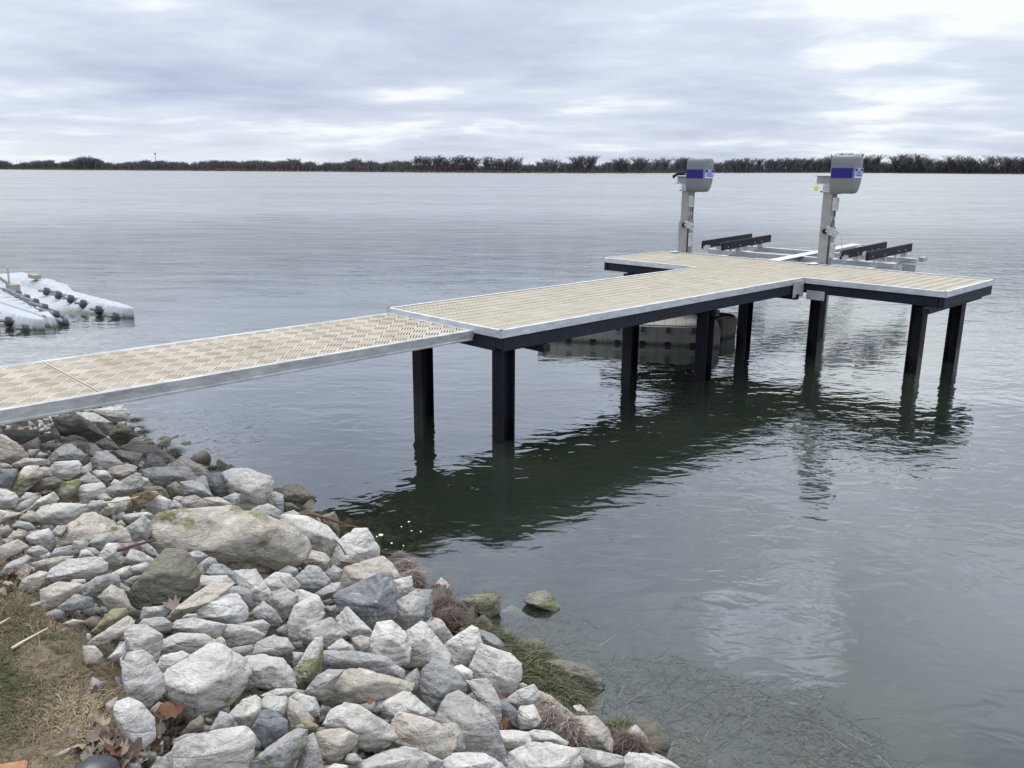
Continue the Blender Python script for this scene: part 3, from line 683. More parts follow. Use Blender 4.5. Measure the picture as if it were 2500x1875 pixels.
yt = MB().box(8.50, 8.505, .92, .99, 2.51, 2.58).build('warning_tag', YEL, lift)
# loose cable by the right post
MB().tube([(8.55, .58, 1.85), (8.53, .50, 1.84), (8.52, .42, 1.74), (8.52, .39, 1.55), (8.52, .41, 1.40), (8.52, .48, 1.29)], .006, 6).build('loose_cable', GALV, lift, smooth=True)
# black cable bundle on the left head beam
MB().tube([(8.5, 3.98, 2.70), (8.5, 3.9, 2.77), (8.5, 3.7, 2.80), (8.5, 3.62, 2.84)], .022, 6).tube([(8.5, 3.99, 2.74), (8.52, 3.85, 2.76), (8.5, 3.66, 2.76)], .015, 6).build('cable_bundle', BLACK, lift, smooth=True)
# bunks
for (x0, y0), (x1, y1), brk in (((11.15, 4.93), (14.15, 5.41), 1), ((11.1, 4.37), (14.14, 4.86), 0), ((11.22, 1.63), (14.25, 1.95), 1), ((11.37, 1.15), (14.24, 1.37), 0)):
    a = math.atan2(y1-y0, x1-x0); L = math.hypot(x1-x0, y1-y0); Mx = Matrix.Translation((x0, y0, 0)) @ Matrix.Rotation(a, 4, 'Z')
    b = MB().box(0, L, -.025, .025, 1.07, 1.25, Mx).build('bunk_board', BLACK, lift, bevel=.006)
    for k in (.28, 1.0, 1.95, 2.4): q = Mx @ Vector((k, -.026, 1.13)); MB().tube([q, q+Vector((0, -.012, 0))], .014, 6).build('bolt', ALU, b)
    bx = (.10, 1.35) if brk else (.55, 1.9)
    for k in bx: MB().box(k, k+.09, -.045 if brk else .025, -.028 if brk else .045, .99, 1.15, Mx).box(k-.1, k+.25, -.05 if brk else .026, -.03 if brk else .05, 1.055, 1.13, Mx).build('bunk_bracket', ALU, b)
    MB().box(.95, 1.05, -.06, .06, .985, 1.068, Mx).box(2.35, 2.45, -.06, .06, .985, 1.068, Mx).build('saddle', GALV, b)
# cradle: two cross channels, centre I-beam, side beams
MB().box(12.05, 12.18, .85, 5.35, .88, .985).build('cross_channel', GALV, lift, bevel=.004)
MB().box(13.45, 13.58, .95, 5.55, .88, .985).build('cross_channel', GALV, lift, bevel=.004)
for (x0, y0), (x1, y1), wd, zt in (((8.7, 2.62), (16.1, 3.45), .26, 1.0), ((8.9, 4.45), (14.6, 5.1), .16, .875), ((8.9, 1.05), (14.6, 1.45), .16, .875)):
    a = math.atan2(y1-y0, x1-x0); L = math.hypot(x1-x0, y1-y0); Mx = Matrix.Translation((x0, y0, 0)) @ Matrix.Rotation(a, 4, 'Z')
    MB().box(0, L, -wd/2, wd/2, zt-.014, zt, Mx).box(0, L, -wd/2, wd/2, zt-.18, zt-.166, Mx).box(0, L, -.012, .012, zt-.166, zt-.014, Mx).build('lift_beam', ALU, lift, bevel=.002)
MB().box(13.3, 13.34, .88, 1.16, .62, .87).build('end_plate', GALV, lift); MB().box(13.9, 14.15, .95, 1.05, .88, .98).build('beam_stub', GALV, lift)

# ---------------------------------------------------------------- floating grey dock under the pier
def stained_plastic(name, c, dirt=(.16, .13, .08), low=.0, hi=.12):
    m, T = mat(name); cc = T.coord('Object'); x, y, z = T.xyz(cc); g = T.node('ShaderNodeNewGeometry'); wz = T.xyz(g.outputs['Position'])[2]
    n = T.noise(cc, 3, 5, .65); st = T.noise(T.vm('MULTIPLY', cc, (6, 6, .6)), 2, 5, .6); e = T.noise(cc, 16, 4, .6)
    base = T.mix(n, tuple(a*.82 for a in c), tuple(min(1, a*1.1) for a in c))
    base = T.mix(T.ramp(st, [(.5, 0.), (.72, .45)]), base, dirt)
    ww = T.m('ADD', wz, T.m('MULTIPLY', T.m('SUBTRACT', e, .5), .08))
    base = T.mix(T.maprange(ww, hi, low, 0, .85, True), base, tuple(a*.35 for a in dirt))
    pbr(T, base, .6, normal=T.bump(T.m('ADD', n, T.m('MULTIPLY', T.noise(cc, 80, 3), .15)), .006), spec=.3); return m
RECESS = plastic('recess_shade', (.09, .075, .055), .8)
TANP = stained_plastic('grey_tan_plastic', (.31, .31, .285), (.17, .13, .08), .0, .09)
HT = .34
P0, P1 = at(1165*1.1302-4, 735*1.1302, 0).xy, at(1757, 848, 0).xy
ex = (P1-P0).normalized(); ey = Vector((-ex.y, ex.x)); Lf = (P1-P0).length
fd = tag(empty('floating_dock', (P0.x, P0.y, 0), math.atan2(ex.y, ex.x)), 'low grey-tan plastic floating dock moored under the pier stem', 'floating dock')
Dd = 1.52; cut = .34
body = MB().prism([(0, -.25), (Lf, -.25), (Lf, .30), (Lf-.03, HT-.02), (.0, HT-.02)], 0, Dd).build('body', TANP, fd, bevel=.012)
# cut the far right corner on the slant, seen from above
npl = 17
for k in range(npl):                                       # top boards across the float
    x0 = .01+k*(Lf-.03)/npl; x1 = .01+(k+1)*(Lf-.03)/npl-.006
    for j, (a, b) in enumerate(((.02, .50), (.506, 1.0), (1.006, 1.49))): MB().box(x0, x1, a, b, HT-.02, HT).build('board', TANP, fd, bevel=.003)
for k in range(7):                                         # pockets and feet along the near face
    x = .12 + k*(Lf-.3)/6.6
    pk = MB().box(x-.05, x+.05, -.018, .0, HT-.15, HT-.135).box(x-.05, x-.038, -.018, .0, HT-.15, HT-.03).box(x+.038, x+.05, -.018, 0, HT-.15, HT-.03).build('connector_pocket', TANP, fd)
    MB().box(x-.037, x+.037, -.006, -.001, HT-.134, HT-.03).build('recess', RECESS, pk)
    MB().box(x-.05, x+.04, -.02, -.001, .0, .06).build('foot', BLACK, fd)
    if k < 6: MB().box(x+.2, x+.225, -.01, -.001, .04, HT-.05).build('rib', TANP, fd)
B0_, B1_ = at(1250+1885/3.687, 650+655/3.687, 0).xy, at(1250+2010/3.687, 650+630/3.687, 0).xy
bx_ = (B1_-B0_).normalized(); bf = tag(empty('float_block', (B0_.x, B0_.y, 0), math.atan2(bx_.y, bx_.x)), 'short grey plastic float block at the right end of the floating dock', 'float')
LB = (B1_-B0_).length+.02
MB().prism([(0, -.25), (LB-.04, -.25), (LB+.03, HT-.04), (LB, HT), (0, HT)], 0, .75).build('body', TANP, bf, bevel=.02)
MB().tube([(-.15, .1, HT+.03), (.1, .14, HT+.06), (LB-.1, .1, HT+.04), (LB, .05, HT+.01)], [.03, .045, .03, .015], 6).build('rope_heap', BLACK, bf, smooth=True)

# ---------------------------------------------------------------- white drive-on floats at the left
WP = stained_plastic('white_float', (.40, .43, .445), (.16, .14, .10), .0, .10)
RUB, SHAFT, WOODP = plastic('roller_rubber', (.05, .055, .065), .6), plastic('shaft', (.22, .23, .25), .5), plastic('weathered_block', (.30, .28, .22), .8)
def make_float(L=6.2, hw=.80):
    # local x runs from the front (far left) to the entry end at x = L; height field over a plan that tapers to two prongs
    nx, ny = 210, 72; V = []; 
    def height(x, y):
        t = L-x; a = abs(y)
        top = .21 + (.0 if t > .9 else -.02*(1-t/.9))
        fl = np.interp(t, [0, .9, 2.0, 3.0, 4.5], [-.16, -.04, .07, .12, .15])           # channel floor
        wi = np.interp(t, [0, .25, .8, 1.6, 3.2], [.66, .50, .34, .22, .14])             # half width of the floor
        ws = np.interp(t, [0, .3, 1.2, 3.2], [.10, .16, .26, .30])                        # width of the sloping side
        k = min(1, max(0, (a-wi)/ws)); k = .3*k*k*(3-2*k)+.7*k
        h = fl + (top-fl)*k
        if t > 3.15 and y > 0:                                                           # raised side wall on the far arm
            q = min(1, (t-3.15)/.28); w_ = min(1, max(0, (a-.36)/.16)); h += .12*q*w_*(1.25 if t > 4.1 and t < 4.6 else 1)
        for tr in (.85, 1.50, 2.05, 2.62, 3.2):                                          # slots the rollers sit in
            yr = float(np.interp(tr, [0, .8, 3.2], [.50, .40, .28]))
            if abs(t-tr) < .075 and yr-.13 < a < yr+.30: h -= .055*(1-((a-yr-.085)/.215)**2 if abs(a-yr-.085) < .215 else 0)
        if t > 4.9: q = min(1, (t-4.9)/.3); h = h*(1-q) + q*(.37 if a < .5 else max(h, .37))
        return h
    xs_ = np.concatenate([np.linspace(0, L-1.3, nx-44, endpoint=False), np.linspace(L-1.3, L, 44)]); ys_ = np.linspace(-1, 1, ny)
    for x in xs_:
        t = L-x; plan = hw*(1 - .10*(max(0, (.55-t)/.55))**2.5)
        for y in ys_: V.append((x, y*plan, height(x, y*plan)))
    n0 = len(V); Fq = []
    for i in range(len(xs_)-1):
        for j in range(ny-1): q = i*ny+j; Fq.append((q, q+ny, q+ny+1, q+1))
    # skirt down to below the water
    rim = [i*ny for i in range(len(xs_))] + [(len(xs_)-1)*ny+j for j in range(1, ny)] + [i*ny+ny-1 for i in range(len(xs_)-2, -1, -1)] + [j for j in range(ny-2, 0, -1)]
    base = len(V)
    for r_ in rim: x, y, z = V[r_]; V.append((x+.01, y*1.015, min(z, -.0)-.25))
    m_ = len(rim)
    for i in range(m_): Fq.append((rim[i], base+i, base+(i+1) % m_, rim[(i+1) % m_]))
    me = bpy.data.meshes.new('hull'); me.from_pydata(V, [], Fq)
    bm = bmesh.new(); bm.from_mesh(me); bmesh.ops.recalc_face_normals(bm, faces=bm.faces); bm.to_mesh(me); bm.free()
    me.shade_smooth_by_angle(.9) if hasattr(me, 'shade_smooth_by_angle') else me.shade_smooth(); me.materials.append(WP); return me
HM = make_float()
fdir = Vector((.74, -.672)).normalized(); fn = Vector((.672, .74))
rl = MB().tube([(0, -.045, 0), (0, .045, 0)], .085, 16).build('tmp_a', RUB, bevel=.01); sh = MB().tube([(0, .05, .01), (0, .30, .03)], [.045, .04], 8).tube([(0, .30, .03), (0, .40, .05)], .016, 6).tube([(0, -.05, 0), (0, -.16, -.02)], .03, 6).build('tmp_b', SHAFT)
RM, SM = rl.data, sh.data; bpy.data.objects.remove(rl); bpy.data.objects.remove(sh)
for nm, (nc, entry, lab) in enumerate(((6.24, -16.28, 'white drive-on watercraft float farther from the shore, empty, with dark rollers'), (4.58, -16.15, 'white drive-on watercraft float nearer the gangway, cut by the left edge'))):
    org = fdir*(-entry) + fn*nc - fdir*0 ; org = fdir*(-(-entry))*-1 if False else Vector((0, 0))
    # proj on fdir = -entry_value ; here along = x*.74 - y*.67
    along = entry; org = fdir*(along) + fn*nc
    o = tag(empty('watercraft_float', (org.x-fdir.x*6.2, org.y-fdir.y*6.2, 0), math.atan2(fdir.y, fdir.x)), lab, 'float', 'white drive-on floats')
    obj('hull', HM, o)
    for k, t in enumerate((.25, .85, 1.50, 2.05, 2.62, 3.2)):
        for sgn in (1, -1):
            y = sgn*np.interp(t, [0, .8, 3.2], [.50, .40, .28]); z = np.interp(t, [0, .8, 2.0, 3.2], [-.0, .10, .20, .25])
            r_ = obj('roller', RM, o, (6.2-t, y, z), (sgn*-.35, 0, 0 if sgn > 0 else math.pi)); obj('shaft', SM, r_)
    if nm == 0:
        MB().box(1.45, 1.85, .45, .60, .39, .48).build('wooden_block', WOODP, o, bevel=.006)
        bs = MB().box(1.9, 2.25, -.16, .02, .18, .36).build('bow_stop', WOODP, o, bevel=.01)
        MB().tube([(1.95, -.1, .2), (2.05, -.12, .75)], .02, 6).build('bow_post', GALV, o)
        MB().tube([(1.85, -.25, .5), (2.0, -.1, .32)], .03, 6).build('winch_arm', SHAFT, o); MB().box(1.75, 2.1, -.5, -.34, .20, .28).build('wooden_block', WOODP, o, bevel=.006)

ROCKS = """
L|T|1|0,50 60,70 280,250 270,290 90,345 -60,320|large tan slab sloping at the left edge just below the gangway
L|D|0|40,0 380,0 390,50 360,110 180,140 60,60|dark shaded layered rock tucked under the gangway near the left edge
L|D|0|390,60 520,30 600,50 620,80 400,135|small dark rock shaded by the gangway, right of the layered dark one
L|T|0|230,150 380,75 410,110 390,190 280,195|small tan rock in front of the dark layered rock under the gangway
L|G|0|600,90 750,50 850,80 890,130 640,140|grey rounded rock under the gangway in front of the black hollow
L|G|0|400,140 600,130 640,140 560,200 420,210|flat grey stone lying in the gangway's shade behind a pale domed rock
L|W|0|500,340 490,290 560,240 650,150 720,140 860,250 810,330|pale domed rock in front of the gangway's shadow, whitish streak on top
L|G|0|640,130 770,100 890,130 880,230 840,240 700,150|smooth grey rock wedged directly behind the pale domed rock
L|W|0|350,260 400,220 480,245 430,280 350,285|tiny white stone beside the large tan slab at the left
L|G|0|280,200 390,195 350,260 330,280 285,270|small blue-grey stone between the tan slab and the tiny white stone
L|T|1|120,350 260,285 400,290 480,300 500,350 350,360 180,380|low buff rock strip right below the large tan slab
L|T|0|0,330 70,340 130,370 110,395 0,395|low tan stone at the left edge under the large tan slab
L|W|0|970,130 1060,80 1190,180 1080,210 1000,170|pointed white rock just left of the round olive rock by the gangway
L|T|2|890,130 960,140 1030,210 900,270 850,330 880,200|ridged cream rock with greenish tint between two pale domed rocks
L|W|0|910,290 960,230 1080,210 1240,340 1130,400 1000,400 940,370|pale rounded boulder with a black twig end at its left side
L|G|0|1140,210 1250,205 1440,240 1370,350 1220,300|flat pale grey slab right of the pale rounded boulder
L|G|0|1210,180 1300,150 1560,150 1720,260 1720,300 1560,240 1400,235|wide grey slab at the water's edge nearest the gangway
L|T|1|1060,430 1140,370 1300,345 1380,370 1370,430 1290,480 1150,480|buff lozenge rock resting against the pale rounded boulder
L|W|0|930,430 970,405 1060,410 1140,490 1070,530 990,480|small pale rock left of the buff lozenge rock
L|W|2|500,400 560,330 780,310 820,360 810,430 700,500 600,490 510,430|broad pale rock with buff underside, in front of the pale domed rock
L|G|0|750,480 920,330 930,400 880,440 800,500|grey leaning rock to the right of the broad pale rock with buff underside
L|G|0|800,510 900,430 1070,560 1050,580 850,560|grey wedge rock above the squarish white rock
L|D|0|0,400 160,400 180,450 110,600 0,550|blue-grey rock cut by the left edge of the view
L|T|2|110,600 190,450 260,370 380,370 430,450 420,490 200,660 120,620|tall olive-tan rock right of the blue-grey rock at the left edge
L|W|1|380,390 440,370 500,380 530,460 440,470|small cream rock between the tall olive-tan rock and the broad pale rock
L|O|3|240,600 400,500 540,470 630,520 560,580 330,640|mossy wedge rock with bright green top above dead leaves
L|T|3|540,600 620,540 780,500 820,520 770,640 680,690 590,670|layered olive rock left of the squarish white rock
L|W|0|780,600 830,560 1020,530 1060,570 1065,650 960,680 850,740 800,680|squarish white rock in the middle of the small rocks left
L|T|1|950,680 1010,640 1080,650 1130,700 1060,740|small dull brown rock in front of the squarish white rock
L|G|0|1070,600 1200,540 1370,440 1420,450 1430,580 1290,670 1160,680 1080,650|large grey rock with steep front, right of the squarish white rock
L|W|0|1120,560 1160,495 1220,520 1160,560|tiny pale stone perched behind the large grey steep rock
L|T|1|1430,470 1500,490 1530,560 1430,600|small olive stone to the right of the large grey steep rock
L|W|1|0,590 150,640 180,680 150,780 50,750 0,790 -50,700|bright cream rock cut by the left edge below the blue-grey one
L|G|0|180,720 270,630 370,650 340,690 190,740|dull grey rock under the mossy wedge rock at left
L|G|0|150,800 200,740 380,660 380,700 260,800 180,820|grey oval rock leaning against the dull grey one at left
L|W|0|290,800 400,700 540,630 590,700 560,740 400,780 310,810|tapered cream rock below the layered olive rock
L|W|2|370,850 420,780 600,740 860,760 880,800 780,830 690,950 560,960 400,920|long creamy rock with a greenish right end above the big buff boulder
L|G|0|860,800 920,720 1040,710 1090,760 980,820 890,830|grey rock touching the right end of the long creamy rock
L|W|3|1030,830 1060,760 1180,690 1300,680 1330,760 1290,800 1150,860 1060,860|pale rock with bright green moss ring above the big buff boulder
L|G|0|1320,720 1480,690 1500,720 1430,760 1340,770|slim grey stone behind the clump of brown dry algae
L|O|2|1310,690 1500,620 1640,640 1500,730 1400,690|low greenish rock above the slim grey stone
L|W|0|-30,800 110,830 110,870 0,890|cream stone at the left edge above brown leaf litter
L|T|0|0,900 100,830 220,840 150,890 0,940|flat taupe rock at the left edge below the cream stone
L|T|0|200,900 290,820 380,840 390,920 300,940|small taupe rock left of the long creamy rock
L|G|0|120,980 180,920 300,940 360,1000 250,1010|grey-brown rock beside a tuft of dry grass at the left
L|G|0|530,1030 580,970 690,970 620,1080 560,1080|grey stone against the upper left of the big buff boulder
L|T|3|580,1100 690,970 850,860 960,840 1080,900 1270,1010 1310,1130 1130,1150 900,1170 740,1190 600,1180|big buff boulder with a green mossy right corner
L|W|0|260,1090 330,1040 490,1000 530,1050 520,1140 440,1190 320,1150|egg-shaped white rock left of the big buff boulder
L|G|0|900,1140 1000,1060 1100,1040 1180,1110 1130,1150 1030,1230 930,1170|grey rock leaning on the front of the big buff boulder
L|G|0|1270,1000 1450,870 1520,920 1530,1020 1480,1120 1350,1120|grey angular rock between the big buff boulder and the largest boulder
L|W|0|1240,870 1300,850 1480,830 1550,860 1500,890 1300,930|knobbly pale stone under the clump of brown dry algae
L|G|0|1180,950 1230,910 1280,970 1240,990|tiny grey stone at the upper right of the big buff boulder
L|T|0|0,1180 180,1110 290,1180 190,1240 120,1290 0,1330|taupe rock with ragged brown edge at the far left
L|T|0|70,1100 140,1020 250,1030 250,1090 160,1120|dull brown rock at left behind the egg-shaped white rock
L|T|0|0,1000 80,960 120,1020 30,1060|small brown stone at the left edge among dead leaves
L|G|0|270,1230 330,1180 410,1170 490,1230 370,1290 280,1260|grey-brown rock directly below the egg-shaped white rock
L|G|0|490,1290 560,1200 720,1170 740,1260 620,1310 510,1320|blunt grey rock below the left end of the big buff boulder
L|G|0|740,1270 740,1130 860,1110 900,1150 880,1190 800,1270|grey rock propped upright under the middle of the big buff boulder
L|W|0|800,1290 820,1220 880,1200 960,1280 900,1290|little white triangular stone behind the long white rock
L|T|0|870,1190 930,1190 1010,1250 980,1280 950,1270|small flat taupe stone right of the little white triangular stone
L|W|0|1000,1280 1090,1150 1200,1150 1240,1210 1230,1350 1150,1370 1070,1350|white blocky rock at the right end of the long white rock
L|G|0|1200,1150 1370,1150 1380,1210 1260,1260|shaded grey slab behind the white blocky rock
L|G|0|1390,1140 1460,1120 1570,1210 1620,1290 1540,1280 1400,1210|dark grey rock against the left foot of the largest boulder
L|W|0|1240,1350 1330,1210 1440,1240 1590,1330 1530,1360 1300,1370|whitish rock with a brown twig across its front
L|G|0|0,1440 100,1340 270,1270 310,1300 270,1350 150,1440 50,1500 0,1490|grey streaked rock at the left edge just above the grass
L|T|0|150,1460 250,1350 350,1400 350,1430 260,1500 160,1490|small cream-brown rock above the upper edge of the grass
L|T|0|310,1350 420,1320 600,1280 740,1280 620,1350 500,1420 350,1420|buff flattish rock behind the long white rock
L|W|0|490,1490 530,1410 700,1310 1000,1290 1070,1350 1070,1420 900,1510 800,1500 550,1540|long white rock lying left of the olive boulder
L|T|0|200,1600 230,1510 400,1430 480,1440 460,1500 380,1560 330,1650|tan rock over curled dead leaves at the upper edge of the grass
L|W|0|1120,1460 1230,1400 1320,1370 1300,1450 1290,1500 1200,1500|cream rock between the long white rock and the olive boulder
L|W|0|1290,1440 1330,1380 1480,1340 1530,1380 1450,1440 1310,1480|bright white stone directly behind the olive boulder's left shoulder
L|G|0|840,1640 880,1560 980,1490 1100,1460 1190,1470 1210,1540 1180,1590 1020,1700 850,1690|smooth grey rock left of the olive boulder
L|W|0|700,1550 740,1510 860,1510 870,1550 720,1570|small white stone in front of the long white rock
L|T|0|420,1620 600,1540 800,1560 860,1590 740,1680 560,1800 430,1830|rough tan rock with pitted face at the upper edge of the grass
L|D|0|1260,1530 1350,1480 1430,1470 1340,1580|small blue-grey stone at the left side of the olive boulder
L|G|0|1210,1540 1320,1600 1310,1640 1210,1610|thin dark grey stone left of the olive boulder
M|G|0|0,230 120,195 300,205 500,195 620,320 560,370 300,400 150,400 20,290|broad dark grey rock left of the blue-grey faceted one
M|T|0|270,180 430,90 530,100 740,230 720,280 600,320 510,210 290,200|taupe rock at the water's edge behind the broad dark grey rock
M|G|0|0,220 50,50 100,30 230,90 270,190 130,190|grey rock with a dark triangular face left of the taupe waterside rock
M|D|0|670,370 760,270 900,260 1030,310 1060,440 1040,490 910,550 820,530 720,430|blue-grey faceted rock resting against the large white slab
M|W|0|930,270 1050,215 1220,225 1470,310 1490,400 1440,620 1260,720 1070,670 1120,500 1060,480 1040,330|large white slab standing at the water's edge above the largest boulder
M|G|0|920,550 1060,490 1120,510 1110,600 1060,670 990,600|dark grey rock in front of the blue-grey faceted rock
M|G|0|430,370 560,350 700,400 800,530 690,550 480,520|smooth grey rock below the broad dark grey rock
M|G|0|560,350 640,310 700,290 690,380 780,500 700,400|thin grey slab left under the blue-grey faceted rock
M|O|2|270,420 370,365 460,430 465,530 320,520|small upright olive rock below the broad dark grey rock
M|G|0|1240,710 1340,640 1450,620 1560,700 1610,780 1560,850 1470,790|grey rock at the right foot of the large white slab
M|G|0|1450,520 1520,480 1620,520 1620,650 1610,770 1560,700 1470,640|upright grey rock holding black algae beside the large white slab
M|O|3|1555,490 1650,410 1790,395 1990,540 1900,610 1720,620 1620,600|dark mossy rock standing alone in the water right of the large white slab
M|O|2|1625,600 1720,610 1810,680 1740,690 1640,720|low dark mossy rock at the waterline beside the upright grey rock
M|T|1|1640,720 1740,690 1820,740 1760,770 1640,755|small buff stone at the waterline under the reddish stick
M|O|2|-30,430 150,410 260,450 290,540 200,510 0,450|flat greenish rock left of the small upright olive rock
M|W|1|0,490 130,470 220,510 50,620 0,600|pale greenish rock behind the white wedge and above the largest boulder's left
M|W|0|20,640 180,520 320,580 280,690 120,750|white wedge rock at the upper left of the largest boulder
M|G|0|290,670 350,570 400,590 450,640 450,700 310,700|small pale blue-grey stone between the white wedge and the largest boulder
M|T|1|440,600 480,540 600,520 740,600 690,680 520,690 460,680|buff rock with orange stains touching the largest boulder's top edge
M|W|0|340,550 400,525 470,540 450,600 400,590|tiny white stone behind the small pale blue-grey stone
M|T|2|690,600 700,550 880,540 1010,620 1030,670 700,690|mottled cream rock behind the largest boulder's top
M|T|2|75,960 110,860 240,740 440,710 700,690 1020,660 1080,700 1280,720 1480,810 1700,900 1840,1020 1885,1120 1800,1250 1640,1370 1540,1400 1060,1380 900,1280 740,1190 480,1190 190,1230 130,1100|largest boulder of the bank, long pinkish tan slab with rusty patches
A|O|2|322,1440 350,1408 377,1372 405,1345 445,1343 475,1375 484,1400 480,1430 460,1450 423,1472 343,1483 323,1470|big olive-brown boulder with shaded rounded front, below the largest boulder's left
A|W|1|574,1395 625,1393 655,1435 664,1452 652,1475 615,1490 585,1440|white rock with a bright green moss spot at its right side
M|W|0|590,1640 640,1500 680,1450 960,1450 1040,1530 900,1580 720,1620|flat white rock touching the olive boulder's right side
M|G|0|730,1420 810,1320 900,1320 1090,1430 1080,1540 1030,1520 960,1450|grey rock under the front of the largest boulder
M|G|0|640,1320 750,1235 830,1250 870,1320 800,1330 720,1430 700,1390|grey stone with a white vein right of the olive boulder's top
M|G|0|490,1190 640,1160 740,1220 650,1300 600,1320 540,1240|grey rounded rock squeezed between the olive boulder and the largest boulder
M|G|0|600,1330 680,1330 715,1420 640,1480 630,1400|narrow grey stone hugging the olive boulder's right edge
M|G|0|1680,1330 1760,1360 1790,1430 1740,1460 1560,1400|small grey stone beside the black hollow under the largest boulder
E2|W|0|310,840 350,770 560,780 720,860 850,1010 850,1040 700,1140 540,1070 530,980 420,900|long white rock at the right of the largest boulder with a dark cracked front
E2|W|0|770,1200 840,1000 980,900 1090,900 1190,1070 1190,1130 1080,1170 900,1210 850,1250 790,1240|tall rounded white rock at the water's edge beside the dock's reflection
E2|T|0|450,1180 570,1080 700,1110 770,1170 720,1280 620,1220 520,1250|pale buff rock under the right end of the largest boulder
E2|G|0|450,1330 570,1220 660,1240 760,1360 700,1440 610,1480 500,1410|grey triangular rock right of the round white rock by the black hollow
E2|G|0|610,1480 770,1380 850,1370 870,1440 770,1500 680,1530|grey wedge rock with a dark twig on it
E2|G|0|720,1280 790,1220 870,1260 860,1330 800,1370 750,1340|small grey rock behind thin dark roots
E2|T|0|835,1340 905,1235 1220,1140 1300,1200 1370,1320 1200,1310 980,1410 880,1440|cream rock with a brown underside beside the hairy brown root mat
E2|W|0|175,1350 280,1280 400,1300 485,1400 440,1450 320,1430 240,1460|round white rock next to the black hollow under the largest boulder
N|D|0|770,190 830,150 1050,80 1140,10 1230,10 1275,150 1270,350 1240,400 1180,410 1110,490 1000,440 850,290 790,330|large slaty blue-grey rock with fine layers near the shore
N|W|0|1250,60 1410,25 1420,110 1370,170 1280,240 1270,150|pitted pale rock directly right of the slaty blue-grey rock
N|G|0|1280,250 1440,150 1520,230 1520,350 1370,490 1250,420|block rock with dark right face below the pitted pale rock
N|G|0|1450,140 1590,145 1590,290 1560,370 1520,400 1530,230|grey upright slab beside the brown root mats
N|G|0|190,240 230,160 330,125 440,180 430,250 330,400 270,350|two-tone rock, cream above and blue-grey below
N|W|0|430,150 480,140 620,220 680,300 660,320 560,220 440,240|cream rock behind the tall pale dome
N|G|1|30,350 150,240 250,320 310,410 210,450 120,360|grey leaning rock left of the two-tone rock
N|W|0|360,430 420,280 540,210 620,240 665,340 640,400 470,490 430,570 370,540|tall pale dome rock below the two-tone rock
N|G|0|460,530 480,480 590,450 720,375 850,520 740,580 700,640 640,600 500,600|flat-topped grey slab leaning right of the tall pale dome
N|D|0|670,290 770,270 780,330 720,370|small navy grey stone between the cream rock and the slaty blue-grey rock
N|O|1|655,240 720,215 770,240 760,265 690,270|small brownish stone left of the slaty blue-grey rock
N|W|0|770,390 870,290 960,400 1080,500 1090,540 1000,540 900,560 850,470|white spire-topped rock under the slaty blue-grey rock
N|T|0|900,560 980,530 1060,550 1070,640 970,680|small tan block at the foot of the white spire-topped rock
N|W|0|700,640 810,555 910,620 920,670 800,670|small bright white stone under the flat-topped grey slab
N|W|1|1060,640 1070,560 1120,430 1240,410 1360,510 1400,640 1380,760 1210,800 1110,730|knobbly cream rock with a crooked peak, centre of the lower bank
N|W|0|1380,500 1500,420 1540,440 1580,520 1740,690 1730,770 1560,800 1390,790 1400,640|broad white rock right of the knobbly cream rock
N|W|0|1545,450 1620,385 1670,400 1770,550 1740,600 1680,600 1570,510|small peaked white rock in front of the brown root mats
F|W|0|280,430 360,370 510,270 560,290 600,420 520,500 460,590 370,600 320,540|pale rock with a pointed top beside the green algae
F|D|0|560,290 700,340 780,410 800,490 700,440 600,420|dark damp slab behind the blocky white rock near the algae
N|G|0|630,790 660,690 700,660 870,665 1060,690 1330,830 1320,900 1200,880 1080,850 900,820|long flat dark grey slab in the centre of the lower bank
N|W|3|415,920 430,810 540,620 600,560 650,560 660,740 600,860 510,980 440,970|finger-shaped upright rock with green moss on its tip
N|T|0|670,1100 700,960 840,830 980,820 1200,890 1410,940 1390,1000 1150,1080 940,1120 700,1120|large buff leaf-shaped slab pointing right
N|G|0|510,1010 600,890 690,830 830,830 690,960 660,1090 600,1080|grey rock tucked behind the left end of the buff leaf-shaped slab
N|W|3|-60,790 0,720 140,695 310,730 400,850 415,970 280,1000 190,920 60,960 -60,930|broad whitish rock with green streak right of the big faceted boulder
N|T|0|200,920 270,880 320,960 260,1000|little cream chip stuck on the broad whitish rock
N|G|0|400,670 500,680 450,780 410,790|small grey stone left of the finger-shaped mossy rock
N|G|1|60,690 100,590 240,530 350,560 410,640 380,690 270,710 180,710|grey double-humped rock left of the finger-shaped mossy rock
N|O|2|390,590 480,580 490,640 420,650|small mossy stone under the tall pale dome
N|W|1|130,1040 260,985 420,980 460,1020 370,1050 170,1060|low pale slab under the finger-shaped mossy rock
N|W|2|370,1060 440,1020 560,1060 630,1150 620,1210 570,1220 460,1130|pale rock with a green rim left of the buff leaf-shaped slab
N|W|0|85,1130 170,1050 340,1050 370,1120 340,1220 280,1230 110,1190|smooth cream rock with a thin slit on top
N|T|0|360,1210 370,1060 450,1120 580,1250 450,1300 400,1340|brown-stained rock between the smooth cream rock and the yellowish one
N|D|0|60,1320 140,1180 200,1160 350,1250 345,1350 160,1480|dark blue-grey rock in front of the smooth cream rock
K|W|2|1250,1210 1370,1080 1480,1040 1530,1080 1520,1190 1450,1310 1400,1300|pale rock with a mossy green left side
K|G|0|1090,1340 1180,1180 1250,1200 1280,1290 1330,1310 1200,1340|small grey pyramid rock above the big bottom white rock
K|W|0|755,1560 830,1440 1000,1370 1380,1310 1460,1390 1440,1560 1400,1659 1250,1700 780,1750|big white rock at the bottom edge left of centre
K|G|0|780,1420 880,1370 980,1360 900,1420 780,1480|thin lilac-grey stone behind the big bottom white rock
